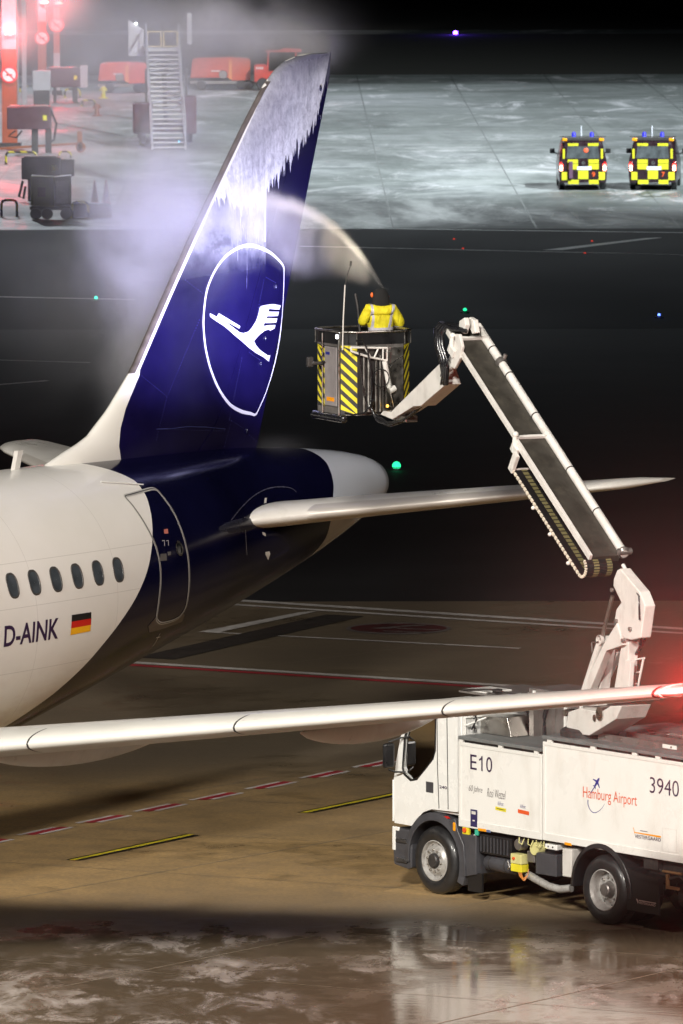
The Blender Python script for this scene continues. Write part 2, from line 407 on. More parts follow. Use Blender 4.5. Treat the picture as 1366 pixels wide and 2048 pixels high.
# taxiway edge and stand lines
g = 'painted lines across the apron'
line_px('lane_line', (-300, 1152), (1700, 1280), .30, MK['white'], .013, g)
line_px('lane_line', (-300, 1161), (1700, 1289), .22, MK['white'], .013, g)
line_px('stand_line', (-200, 1297), (1170, 1382), .26, MK['white'], .013, g)
line_px('stand_line', (-200, 1302), (1170, 1388), .24, MK['red'], .013, g)
line_px('stand_line', (410, 1265), (1040, 1298), .13, MK['white'], .014, g)
quad_px('stand_line', [(395, 1264), (600, 1224), (636, 1222), (440, 1264)], MK['white'], .016, g)
line_px('tyre_track', (310, 1318), (690, 1232), .8, pm('old_joint_filler', (.035, .028, .024), .6, var=.4, dirt=(.09, .07, .05), dirt_amt=.6), .0145)
line_px('lane_line', (-300, 444), (1900, 473), .32, pm('marking_pale', (.5, .5, .5), .5), .013, 'painted lines by the far apron')
line_px('lane_line', (600, 493), (1366, 510), .18, MK['white'], .013, 'painted lines by the far apron')
quad_px('lane_line', [(1085, 500), (1290, 476), (1325, 475), (1125, 500)], MK['white'], .014, 'painted lines by the far apron')
line_px('lane_line', (-200, 590), (270, 600), .25, MK['white'], .013, 'painted lines by the far apron')
line_px('lane_line', (-60, 775), (95, 762), .18, MK['white'], .013, 'painted lines by the far apron')
line_px('lane_line', (-100, 718), (180, 726), .10, MK['white'], .013, 'painted lines by the far apron')
# painted oval sign with red field on the apron
ov = MB(); c0 = G(797, 1258); n = 40
def oval(cx, rx, ry, z, mi): ov.add([(c0[0]+cx+rx*math.cos(2*math.pi*i/n), c0[1]+ry*math.sin(2*math.pi*i/n), z) for i in range(n)], [tuple(range(n))], mi)
oval(0, 1.0, 1.0, .014, 1); oval(0, .92, .78, .018, 0)
for pts in ([(-.55, -.1), (-.1, .35), (.1, .3), (-.2, -.2)], [(-.1, .05), (.75, -.35), (.8, -.5), (0, -.2)], [(.0, .5), (.5, .75), (.55, .55), (.1, .3)], [(-.3, -.6), (.5, -.95), (.5, -1.05), (-.3, -.75)]):
    ov.add([(c0[0]+a, c0[1]+b_*.75, .022) for a, b_ in pts], [(0, 1, 2, 3)], 1)
tag(ov.build('painted_sign', [pm('worn_sign_red', (.09, .02, .02), .5, var=.4, dirt=(.08, .06, .05), dirt_amt=.9), pm('worn_sign_white', (.17, .15, .14), .5, var=.3, dirt=(.09, .07, .06), dirt_amt=.9)], fix=False), kind='structure')
# red and white dashes of the stand boundary, six in view and on
gd = 'red and white dashes of the stand boundary'
A0 = G(31, 1671)[:2]; A1 = G(595, 1557)[:2]; stp = (A1-A0)/5
E0 = (G(146, 1657)-G(31, 1671))[:2]; Wd = (G(67, 1674)-G(31, 1671))[:2]
for k in range(-1, 11):
    p = A0+stp*k; mb = MB()
    L = E0 - Wd
    for (f0, f1, mi, z, a0, a1) in ((0, .27, 0, .012, 0., .93), (.27, .73, 1, .0125, .12, 1.0), (.73, 1, 0, .013, .22, 1.04)):
        mb.add([(*(p+Wd*f0+L*a0), z), (*(p+Wd*f1+L*a0), z), (*(p+Wd*f1+L*a1), z), (*(p+Wd*f0+L*a1), z)], [(0, 1, 2, 3)], mi)
    tag(mb.build('boundary_dash', [MK['white'], MK['red']], fix=False), kind='structure', group=gd)
for pts in (((131, 1721), (372, 1669), (400, 1672), (162, 1722)), ((594, 1626), (835, 1576), (862, 1579), (626, 1627))):
    P = [G(*p)[:2] for p in pts]; mb = MB()
    def q(a, b_): return P[0]*(1-a)*(1-b_)+P[1]*a*(1-b_)+P[2]*a*b_+P[3]*(1-a)*b_
    for b0, b1, mi, z in ((0, .22, 0, .012), (.22, .62, 1, .0125), (.62, 1, 0, .013)):
        mb.add([(*q(0, b0), z), (*q(1, b0), z), (*q(1, b1), z), (*q(0, b1), z)], [(0, 1, 2, 3)], mi)
    tag(mb.build('guide_bar', [MK['black'], MK['yellow']], fix=False), kind='structure', group='yellow guide bars with black edges')

# ================================================================== AIRLINER
air = empty('airliner'); AC.place(air)
tag(air, 'white and dark blue twin-jet airliner being sprayed at its tall tail fin', 'airliner')
FS = np.array([-7.5, -6.9, -6.0, -4.0, -1.0, 3.0, 8.0, 16., 22, 24, 26, 28, 30, 32, 34, 35.5, 36.6, 37.2, 37.5, 37.56])
FS = np.array([0, .25, .8, 1.8, 3.2, 5.0, 8.0, 16., 22, 24, 26, 28, 30, 32, 34, 35.5, 36.6, 37.0, 37.24, 37.33])
FT = np.array([3.1, 3.55, 4.0, 4.6, 5.3, 5.7, 5.76, 5.76, 5.752, 5.745, 5.735, 5.735, 5.738, 5.701, 5.62, 5.501, 5.354, 5.27, 5.16, 5.05])
FB = np.array([2.7, 2.3, 2.0, 1.75, 1.6, 1.5, 1.46, 1.45, 1.449, 1.481, 1.633, 2.06, 2.52, 2.98, 3.472, 3.887, 4.255, 4.42, 4.56, 4.70])
FWD = np.array([.02, .5, .9, 1.35, 1.75, 1.95, 1.975, 1.975, 1.975, 1.975, 1.95, 1.85, 1.66, 1.40, 1.08, .80, .57, .47, .36, .22])
def herm(x, y, q):
    m_ = np.gradient(y, x); i = int(np.clip(np.searchsorted(x, q)-1, 0, len(x)-2)); h = x[i+1]-x[i]; t_ = (q-x[i])/h
    return (2*t_**3-3*t_**2+1)*y[i]+(t_**3-2*t_*t_+t_)*h*m_[i]+(-2*t_**3+3*t_*t_)*y[i+1]+(t_**3-t_*t_)*h*m_[i+1]
def fsec(x):
    q = min(37.33, max(0, 30-x)); T = herm(FS, FT, q); B_ = herm(FS, FB, q); return (T+B_)/2, (T-B_)/2, herm(FS, FWD, q)
def fus_y(x, z):
    cz, rz, ry = fsec(x); k = 1-((z-cz)/rz)**2; return ry*math.sqrt(max(k, 0))
def fus_pt(x, z, off=.006):
    cz, rz, ry = fsec(x); k = max(min((z-cz)/rz, .999), -.999); y = ry*math.sqrt(1-k*k)
    n_ = np.array([0, y/ry**2, (z-cz)/rz**2]); n_ /= np.linalg.norm(n_)
    return np.array([x, y, z])+n_*off
def fus_px(u, v, off=.006):
    y = 1.7
    for _ in range(14):
        p = AC.side(u, v, y); y = .5*y+.5*fus_y(p[0], p[2])
    return fus_pt(p[0], p[2], off)
def fus_xz(u, v): p = fus_px(u, v, 0); return p[0], p[2]

# fin shape (x of leading and trailing edge by height)
LEp = [(5.30, 1.9), (5.70, 1.45), (5.84, 1.08), (6.06, .33), (6.47, -.24), (7.05, -.86), (8.08, -1.65), (8.97, -2.35), (9.877, -3.10), (10.645, -3.75), (11.3, -4.35), (11.53, -4.66), (11.68, -4.98), (11.76, -5.45)]
def le_x(z): return float(np.interp(z, [p[0] for p in LEp], [p[1] for p in LEp]))
def te_x(z):
    x = -4.16-(z-5.69)*.3505
    return x if z < 11.35 else x + (z-11.35)*.25
def fin_half(z): return float(np.interp(z, [5.3, 7, 11.76], [.215, .19, .085]))
def naca(c): c = min(max(c, 0), 1); return (2.969*math.sqrt(c)-1.26*c-3.516*c*c+2.843*c**3-1.036*c**4)
def fin_y(x, z):
    a, b_ = le_x(z), te_x(z); c = (a-x)/(a-b_); 
    return fin_half(z)*naca(c)
def fin_px(u, v, off=.006):
    y = .15
    for _ in range(6): p = AC.side(u, v, y); y = fin_y(p[0], p[2])
    return np.array([p[0], fin_y(p[0], p[2])+off, p[2]])
def fin_pt(x, z, off=.006): return np.array([x, fin_y(x, z)+off, z])

BLUE = (.012, .010, .085)
def livery_fus():
    m, t, b = mat('fuselage_livery'); o = t.obj(); s = t.sep(o)
    bp = [fus_xz(u, v) for u, v in [(262, 957), (285, 980), (300, 1018), (305, 1060), (303, 1100), (295, 1140), (272, 1195), (240, 1245), (205, 1290), (170, 1330), (130, 1368), (100, 1393)]]
    pts = [(z, x) for x, z in bp]; pts += [(5.90, 2.25), (1.3, 6.2)]; pts.sort()
    bx = t.curve(s[2], pts, auto=True)
    blue = t.m('LESS_THAN', s[0], bx)
    cp = [fus_xz(u, v) for u, v in [(627, 905), (646, 918), (660, 940), (667, 968), (666, 1005), (661, 1045), (650, 1080), (634, 1102)]]
    cps = sorted([(z, x) for x, z in cp]+[(3.4, -5.35)])
    tail = t.m('LESS_THAN', s[0], t.curve(s[2], cps, auto=True))
    n = t.noise(o, .9, 4, .6); n2 = t.noise(t.scale(o, .35, 1, 1.2), 2.2, 6, .7)
    wht = t.mixc(t.mr(n, .3, .7), (.70, .68, .63), (.74, .72, .68))
    soil = t.m('MULTIPLY', t.mr(s[2], 3.4, 1.9), t.mr(n2, .42, .62))
    wht = t.mixc(t.m('MULTIPLY', soil, .6), wht, (.52, .40, .36))
    # panel joints: hoops every 2.1 m, one long seam above and below the windows
    hx = t.m('ABSOLUTE', t.m('SUBTRACT', t.m('FRACT', t.m('MULTIPLY', t.m('ADD', s[0], 60), .476)), .5))
    lines = t.m('LESS_THAN', hx, .0022)
    for zz in (4.62, 3.98, 3.02): lines = t.m('MAXIMUM', lines, t.m('LESS_THAN', t.m('ABSOLUTE', t.m('SUBTRACT', s[2], zz)), .0045))
    wht = t.mixc(t.m('MULTIPLY', lines, .38), wht, (.3, .28, .25))
    bl = t.mixc(t.mr(n, .3, .7), (.0022, .0022, .013), (.0035, .0035, .020))
    c = t.mixc(blue, wht, bl)
    c = t.mixc(tail, c, (.54, .57, .64))
    t.put(b.inputs['Base Color'], c)
    t.put(b.inputs['Roughness'], t.mixc(blue, t.m('ADD', t.m('MULTIPLY', n2, .2), .22), t.m('ADD', t.m('MULTIPLY', n2, .12), .12)))
    t.put(b.inputs['Coat Weight'], t.m('SUBTRACT', .35, t.m('MULTIPLY', t.m('SUBTRACT', blue, tail), .25))); b.inputs['Coat Roughness'].default_value = .08; b.inputs['Specular IOR Level'].default_value = .4
    bn = t.n('ShaderNodeBump'); bn.inputs['Strength'].default_value = .10; bn.inputs['Distance'].default_value = .02
    t.l(t.noise(o, 1.6, 3, .5), bn.inputs['Height']); t.l(bn.outputs[0], b.inputs['Normal'])
    return m
M['fus'] = livery_fus()
# fuselage
mb = MB(); rings = []
for q in np.concatenate([np.linspace(0, 5, 26), np.linspace(5.5, 24, 24), np.linspace(24.25, 37.33, 80)]):
    cz, rz, ry = fsec(30-q); rings.append([(30-q, ry*math.cos(2*math.pi*k/112), cz+rz*math.sin(2*math.pi*k/112)) for k in range(112)])
mb.loft(rings); fus = mb.build('fuselage', M['fus'], air, smooth=40)
# exhaust outlet at the very end
mb = MB(); mb.lathe([(.12, 0), (.13, .03), (.09, .03), (.09, -.1)], (-7.32, 0, 4.875), (-1, 0, .05)); mb.build('exhaust_outlet', M['belt'], air, smooth=40)

# cabin windows
M['winframe'] = pm('window_frame', (.13, .125, .12), .35, .6, var=.1); M['pane'] = pm('window_pane', (.045, .055, .065), .45, var=.35, scale=6, coat=0, rvar=.05)
for k in range(24):
    x = 1.9+.533*k; z = 4.307
    fr = MB()
    def stad(hw, hh, off, nn=28):
        out = []
        for i in range(nn):
            a = 2*math.pi*i/nn; e = .62
            ca, sa = math.cos(a), math.sin(a)
            out.append(fus_pt(x+hw*math.copysign(abs(ca)**.75, ca), z+hh*math.copysign(abs(sa)**.8, sa), off))
        return out
    fr.loft([stad(.138, .188, .003), stad(.131, .181, .010), stad(.112, .162, .009), stad(.108, .158, .004)], caps=False)
    f = fr.build('window', M['winframe'], air, smooth=50)
    pb = MB(); pb.loft([stad(.109*q, .158*q, .0045) for q in (1, .8, .6, .4, .2, .02)], caps=False); pb.build('pane', M['pane'], f, fix=True, smooth=60)
    continue
    sh = MB(); hb = [fus_pt(x+a*.103, z+b_*.15, .0075) for a, b_ in ((-.95, .25), (-.8, .75), (-.35, 1), (.35, 1), (.8, .75), (.95, .2 + .25*((k*7) % 3)))]
    if k % 3 != 1: sh.add(hb, [tuple(range(len(hb)))]); sh.build('window_blind', M['acgrey'], f)

# registration and flag
def bm_text_fus(name, s, p_bl, p_br, p_tl, m, bold=0.):
    vs, fs = text_flat(s, bold=bold); bm = bmesh.new(); V = [bm.verts.new((a, b_, 0)) for a, b_ in vs]
    for f_ in fs:
        try: bm.faces.new([V[i] for i in f_])
        except ValueError: pass
    vs, fs = cut(bm, .11)
    bl, br, tl = [np.array(fus_xz(*p)) for p in (p_bl, p_br, p_tl)]
    mb = MB(); pts = []
    for a, b_ in vs:
        q = bl+(br-bl)*a+(tl-bl)*b_; pts.append(fus_pt(q[0], q[1], .007))
    mb.add(pts, fs); return mb.build(name, m, air)
bm_text_fus('registration_lettering', 'D-AINK', (6.5, 1294), (115, 1276.5), (8.7, 1252), M['text'], .018)
fb = [fus_xz(*p) for p in [(143, 1230), (182, 1224), (180, 1262), (140, 1270)]]
fp = MB(); TLq, TRq, BRq, BLq = [np.array(p) for p in fb]
for r_, mi in ((0, 0), (1, 1), (2, 2)):
    for i in range(4):
        for jj in range(3):
            a0, a1 = i/4, (i+1)/4; b0, b1 = (r_+jj/3)/3, (r_+(jj+1)/3)/3
            Q = []
            for a, b_ in ((a0, b0), (a1, b0), (a1, b1), (a0, b1)):
                q = (TLq*(1-a)+TRq*a)*(1-b_)+(BLq*(1-a)+BRq*a)*b_; Q.append(fus_pt(q[0], q[1], .007))
            fp.add(Q, [(0, 1, 2, 3)], mi)
fp.build('flag', [M['black'], M['flagred'], M['flaggold']], air)

# passenger door with its painted outline
def ribbon(mb, pts, widths, proj, closed=True, mi=0):
    n = len(pts); P = [np.array(p, float) for p in pts]; L = []; Rr = []
    for i in range(n):
        a = P[(i-1) % n] if (closed or i > 0) else P[i]; b_ = P[(i+1) % n] if (closed or i < n-1) else P[i]
        d = b_-a; d /= np.linalg.norm(d); nn = np.array([-d[1], d[0]]); w_ = widths[i] if isinstance(widths, list) else widths
        L.append(proj(*(P[i]+nn*w_/2))); Rr.append(proj(*(P[i]-nn*w_/2)))
    fs = [(i, (i+1) % n, n+(i+1) % n, n+i) for i in range(n if closed else n-1)]
    mb.add(L+Rr, fs, mi)
def smooth_path(pts, sub=6, closed=True):
    n = len(pts); out = []
    for i in range(n if closed else n-1):
        p = [np.array(pts[(i+k) % n] if closed else pts[min(max(i+k, 0), n-1)], float) for k in (-1, 0, 1, 2)]
        for j_ in range(sub):
            t_ = j_/sub; out.append(.5*((2*p[1])+(-p[0]+p[2])*t_+(2*p[0]-5*p[1]+4*p[2]-p[3])*t_*t_+(-p[0]+3*p[1]-3*p[2]+p[3])*t_**3))
    if not closed: out.append(np.array(pts[-1], float))
    return out
dpx = [(251, 992), (262, 989), (290, 981), (304, 978), (314, 981), (322, 990), (345, 1022), (362, 1060), (374, 1105), (378, 1145), (376, 1190), (371, 1215), (360, 1232), (345, 1241), (325, 1246), (316, 1243), (313, 1232), (318, 1195), (321, 1155), (318, 1120), (308, 1085), (296, 1060), (278, 1030), (262, 1008), (252, 997)]
dp = smooth_path([fus_xz(*p) for p in dpx], 5)
mb = MB(); ribbon(mb, dp, .042, lambda x, z: fus_pt(x, z, .006)); door = mb.build('passenger_door', pm('door_outline', (.42, .41, .38), .4, var=.06), air)
mb = MB(); ribbon(mb, dp, .012, lambda x, z: fus_pt(x, z, .009)); mb.build('door_seam', M['chassis'], door)
c_ = np.array(fus_xz(358, 1097)); mb = MB()
ringp = [c_+np.array([math.cos(a)*.085, math.sin(a)*.10]) for a in np.linspace(0, 2*math.pi, 25)[:-1]]
ribbon(mb, ringp, .03, lambda x, z: fus_pt(x, z, .012)); mb.add([fus_pt(*p, .010) for p in [c_+np.array([math.cos(a)*.075, math.sin(a)*.09]) for a in np.linspace(0, 2*math.pi, 25)[:-1]]], [tuple(range(24))], 1)
mb.build('porthole', [M['steel'], M['glass']], door)
mb = MB()
def fq(mb, px, mi=0, off=.008): mb.add([fus_px(u, v, off) for u, v in px], [tuple(range(len(px)))], mi)
fq(mb, [(296, 1252), (313, 1232), (316, 1246), (345, 1243), (366, 1226), (369, 1230), (364, 1243), (330, 1256), (298, 1265)], 0, .006)
mb.build('scuff_plate', pm('scuff_plate_metal', (.12, .10, .09), .4, .5), door)
mb = MB(); fq(mb, [(327, 1059), (335, 1058), (336, 1067), (328, 1068)]); mb.build('warning_label', pm('label_salmon', (.5, .16, .12), .5), door)
mb = MB(); fq(mb, [(320, 1108), (332, 1107), (333, 1121), (319, 1122)]); fq(mb, [(334, 1104), (341, 1103), (341, 1110), (335, 1111)]); mb.build('door_handle', M['brushed'], door)
mb = MB()
for k in range(2):
    u0 = 324+k*8; ribbon(mb, [fus_xz(u0, 1082), fus_xz(u0+4, 1081), fus_xz(u0+4.5, 1092)], .012, lambda x, z: fus_pt(x, z, .008), closed=False)
mb.build('door_lettering', M['acgrey'], door)
mb = MB(); ribbon(mb, [fus_xz(*p) for p in [(320, 1266), (311, 1284), (305, 1292)]], .012, lambda x, z: fus_pt(x, z, .008), closed=False); ribbon(mb, [fus_xz(*p) for p in [(312, 1275), (320, 1273)]], .012, lambda x, z: fus_pt(x, z, .008), closed=False)
mb.build('drain_mast', M['acgrey'], air)
# rail and seam details on the crown
mb = MB(); mb.tube([fus_px(u, v, .02) for u, v in ((201, 966), (228, 967), (256, 969), (285, 971))], .012, 6); mb.build('crown_rail', M['acwhite'], air, smooth=40)
mb = MB(); mb.loft([[(2.10+dx+sw, dy, z) for dx, dy in ((.10, 0), (.03, .022), (-.12, 0), (.03, -.022))] for z, sw in ((5.68, 0), (6.02, -.11))]); mb.build('antenna', M['acwhite'], air)
# rivets along the aft panels
rv = MB()
def rivets(mb, p, q, n_, fn, r=.008):
    for i in range(n_):
        u = p[0]+(q[0]-p[0])*i/(n_-1); v = p[1]+(q[1]-p[1])*i/(n_-1); c = fn(u, v)
        mb.add([c+np.array([math.cos(a)*r, 0, math.sin(a)*r]) for a in (0, 1.05, 2.09, 3.14, 4.19, 5.24)], [(0, 1, 2, 3, 4, 5)])
rivets(rv, (489, 1035), (493, 1108), 20, fus_px, .006)
rv.build('fuselage_rivets', M['acgrey'], air)

# ---- fin
def fin_mat():
    m, t, b = mat('fin_livery'); o = t.obj(); s = t.sep(o); X, Z = s[0], s[2]
    band = [(5.3, 1.0), (5.66, -.31), (5.93, -.27), (6.2, -.36), (6.48, -.53), (6.97, -.93), (7.05, -.965), (8.08, -1.755), (8.97, -2.465), (9.875, -3.205), (10.644, -3.84), (11.344, -4.42), (11.61, -4.72), (11.74, -5.3), (11.8, -6.3)]
    wh = t.m('GREATER_THAN', X, t.curve(Z, band))
    n = t.noise(o, 2.2, 5, .6); n5 = t.noise(t.scale(o, 1, 1, .16), 9, 5, .7)
    blue = t.mixc(t.mr(n, .3, .7), (.005, .0035, .032), (.008, .0055, .046))
    wht = (.74, .72, .67)
    # sheet of white fluid: lower edge with runs dripping straight down
    fr = [(-6.4, 11.6), (-6.06, 11.55), (-5.80, 10.98), (-5.74, 10.90), (-5.53, 10.66), (-5.25, 10.50), (-5.06, 10.42), (-4.85, 10.26), (-4.58, 10.03), (-4.38, 9.88), (-4.27, 9.80), (-4.2, 9.55), (-3.9, 9.50), (-3.44, 9.60), (-3.0, 9.75), (-2.6, 9.8)]
    d1_ = t.noise(t.scale(o, 1, 0, .06), 17, 2, .5); d2_ = t.noise(t.scale(o, 1, 0, .04), 42, 2, .5); d0 = t.noise(t.scale(o, 1, 0, .1), 5.5, 1, .5)
    dr = t.m('ADD', t.m('MULTIPLY', t.mr(d1_, .42, .70), .26), t.m('MULTIPLY', t.mr(d2_, .45, .72), .16))
    dr = t.m('ADD', dr, t.m('MULTIPLY', t.mr(d0, .35, .65), .14))
    edge = t.m('SUBTRACT', t.curve(X, fr), dr)
    dist = t.m('SUBTRACT', Z, edge)
    fm = t.mr(dist, -.004, .012)
    dens = t.m('MULTIPLY', t.mr(dist, 1.3, .05, .42, 1.0, True), t.mr(t.noise(t.scale(o, 1.2, 1, .8), 7, 9, .8, .4), .34, .60, .42, 1.12))
    dens = t.m('MAXIMUM', dens, t.m('MULTIPLY', t.mr(n5, .50, .7), .18), clamp=True)
    dens = t.m('MULTIPLY', dens, t.mr(Z, 11.72, 11.3, .15, 1))
    dens = t.m('MULTIPLY', dens, t.m('GREATER_THAN', X, t.m('ADD', t.m('MULTIPLY_ADD', Z, -.3505, -4.16+5.69*.3505), t.m('MULTIPLY_ADD', n, .05, .11))))
    f1 = t.m('MULTIPLY', fm, t.m('MULTIPLY_ADD', dens, .86, .10))
    # runs below, forward of the rudder hinge
    run = t.noise(t.scale(o, 1, 0, .02), 34, 1, .5); run2 = t.noise(t.scale(o, 1, 0, .015), 75, 1, .5)
    rl = t.m('SUBTRACT', Z, t.m('ADD', 8.62, t.m('MULTIPLY', t.m('SUBTRACT', .62, run), 3.4)))
    rm = t.m('MULTIPLY', t.mr(rl, 0, .05), t.mr(t.m('ABSOLUTE', t.m('SUBTRACT', run2, .5)), .035, .012))
    rm = t.m('MULTIPLY', rm, t.m('MULTIPLY', t.m('GREATER_THAN', X, -4.25), t.m('LESS_THAN', X, -3.25)))
    rm = t.m('MULTIPLY', rm, t.m('LESS_THAN', Z, 9.8))
    edgerun = t.m('MULTIPLY', t.m('LESS_THAN', t.m('ABSOLUTE', t.m('SUBTRACT', X, t.m('ADD', -4.235, t.m('MULTIPLY', t.m('SUBTRACT', n, .5), .05)))), .016), t.m('MULTIPLY', t.m('GREATER_THAN', Z, 8.85), t.m('LESS_THAN', Z, 9.9)))
    # thin milky film forward
    film = t.m('MULTIPLY', t.m('MULTIPLY', t.mr(Z, 8.3, 9.2, 0, 1, True), t.mr(Z, 9.95, 9.3, 0, 1, True)), t.mr(t.noise(o, 3, 5, .65), .35, .65, .15, .5))
    film = t.m('MULTIPLY', film, t.m('GREATER_THAN', X, -4.27))
    f = t.m('MAXIMUM', t.m('MAXIMUM', f1, t.m('MULTIPLY', rm, .75)), t.m('MAXIMUM', t.m('MULTIPLY', edgerun, .9), film), clamp=True)
    f = t.m('MULTIPLY', f, t.m('SUBTRACT', 1, wh))
    c = t.mixc(wh, blue, wht); c = t.mixc(f, c, (.86, .87, .90))
    t.put(b.inputs['Base Color'], c); t.put(b.inputs['Roughness'], t.mr(f, 0, 1, .22, .5))
    b.inputs['Coat Weight'].default_value = .3; b.inputs['Coat Roughness'].default_value = .1
    bn = t.n('ShaderNodeBump'); bn.inputs['Strength'].default_value = .25; bn.inputs['Distance'].default_value = .02
    t.l(t.m('ADD', f, t.m('MULTIPLY', n, .15)), bn.inputs['Height']); t.l(bn.outputs[0], b.inputs['Normal'])
    return m
M['fin'] = fin_mat()
zs = list(np.linspace(5.3, 6.6, 14))+list(np.linspace(6.75, 11.2, 32))+[11.3, 11.38, 11.46, 11.53, 11.6, 11.66, 11.71, 11.745, 11.76]
def fin_part(c0_, c1_, nc, close_te):
    cs = [c0_+(c1_-c0_)*(i/nc)**(1.8 if c0_ == 0 else 1) for i in range(nc+1)]; rings = []
    for z in zs:
        a, b_ = le_x(z), te_x(z); k = .25 if z == zs[-1] else 1
        up = [(a+(b_-a)*c, k*fin_half(z)*naca(c), z) for c in cs]; dn = [(x, -y, z_) for x, y, z_ in up[::-1]]
        rings.append(up+(dn if not (c0_ == 0) else dn[:-1]))
    return MB().loft(rings)
fin = fin_part(0, .688, 24, False).build('tail_fin', M['fin'], air, smooth=35)
rud = fin_part(.694, 1, 12, True).build('rudder', M['fin'], air, smooth=35)
# polished leading edge strip
mb = MB(); rings = []
for z in np.linspace(7.0, 11.36, 30):
    a, b_ = le_x(z), te_x(z); ww = .055
    cs = [ww/(a-b_)*(i/8)**1.7 for i in range(9)]
    up = [(a+.006-(a-b_)*c*1.0, fin_half(z)*naca(c)+.005, z) for c in cs]; up[0] = (a+.008, 0, z)
    rings.append([(x, -y, q) for x, y, q in up[:0:-1]]+up)
mb.loft(rings, closed=False, caps=False); mb.build('leading_edge_strip', pm('worn_leading_edge', (.20, .17, .15), .38, .6, var=.15, scale=6), fin, smooth=50)
# ring and crane emblem
ringp = [(565, 531, 4), (548, 512, 5), (530, 500, 6), (503, 491, 6.5), (480, 494, 6), (456, 508, 5.5), (436, 530, 5), (420, 560, 4.6), (411, 590, 4.6), (406.5, 630, 4.6), (406.5, 660, 4.6), (411, 700, 5), (421, 740, 5), (437, 778, 5.5), (458, 808, 6), (480, 822, 6.5), (500, 827, 5.5), (510, 829, 4), (518, 815, 2.6), (532, 782, 2.2), (545, 740, 2.2), (556, 690, 2.2), (562.5, 640, 2.2), (566, 585, 2.2), (567, 548, 2.4)]
rp = []; rw = []
for u, v, w_ in ringp:
    p = fin_px(u, v, 0); rp.append((p[0], p[2])); rw.append(w_)
rps = smooth_path(rp, 8); rws = list(np.interp(np.arange(len(rps))/8, np.arange(len(rw)+1), rw+[rw[0]]))
mb = MB(); ribbon(mb, rps, [w_/112 for w_ in rws], lambda x, z: fin_pt(x, z, .010)); 
M['decal'] = pm('decal_white', (.80, .80, .82), .35, var=.02)
mb.build('ring_emblem', M['decal'], fin)
crane = [(135, 262), (235, 315), (262, 265), (570, 448), (558, 482), (400, 395), (392, 410), (480, 475), (560, 535), (620, 550), (690, 525), (740, 470), (800, 370), (835, 270), (852, 182), (872, 160), (950, 142), (1045, 130), (1155, 150), (1137, 208), (1075, 208), (990, 198), (973, 238), (1030, 240), (1128, 240), (1113, 300), (1040, 305), (960, 305), (945, 335), (1000, 332), (1105, 338), (1090, 395), (1010, 402), (920, 403), (903, 447), (985, 432), (1078, 430), (1062, 485), (1005, 512), (978, 495), (920, 515), (850, 570), (768, 660), (800, 725), (850, 785), (910, 830), (970, 870), (1003, 866), (980, 955), (900, 890), (800, 835), (700, 760), (600, 670), (480, 570), (350, 455), (220, 370), (140, 312)]
cp = []
for a, b_ in crane:
    p = fin_px(400+a/7.189, 590+b_/7.189, 0); cp.append((p[0], p[2]))
vs, fs = flat_poly([cp], .09); mb = MB(); mb.add([fin_pt(x, z, .010) for x, z in vs], fs); mb.build('crane_emblem', M['decal'], fin)
# rivet lines and access seams on the fin
rv = MB(); fp_ = lambda u, v: fin_px(u, v, .008)
for p, q, n_ in (((398, 640), (333, 795), 30), ((333, 795), (312, 880), 16), ((312, 858), (448, 862), 26), ((283, 752), (332, 792), 14), ((370, 560), (404, 586), 9), ((532, 555), (550, 565), 6), ((527, 560), (500, 700), 24), ((498, 705), (522, 722), 8), ((483, 716), (458, 840), 22), ((458, 838), (494, 862), 9), ((462, 842), (446, 900), 9), ((494, 866), (520, 890), 7)):
    rivets(rv, p, q, n_, fp_, .0065)
rv.build('rivet_lines', pm('rivet_blue', (.10, .10, .28), .3, .3), fin)
mb = MB(); ribbon(mb, [(q[0], q[2]) for q in (fin_px(u, v, 0) for u, v in ((313, 858), (345, 857), (375, 853), (410, 854), (450, 858)))], .012, lambda x, z: fin_pt(x, z, .008), closed=False)
mb.build('root_fairing_seam', pm('seam_blue', (.06, .07, .22), .3, .3), fin)
for u, v in ((655, 176), (640, 234), (551, 573), (530, 677), (521, 728), (492, 862)):
    p = fin_px(min(u, 640), v, 0); mb = MB(); mb.ball((p[0], p[1]+.01, p[2]), .035, 8, sx=.6, sy=.7, sz=1.4); mb.build('hinge_fairing', pm('hinge_dark', (.006, .006, .03), .2), rud, smooth=60)

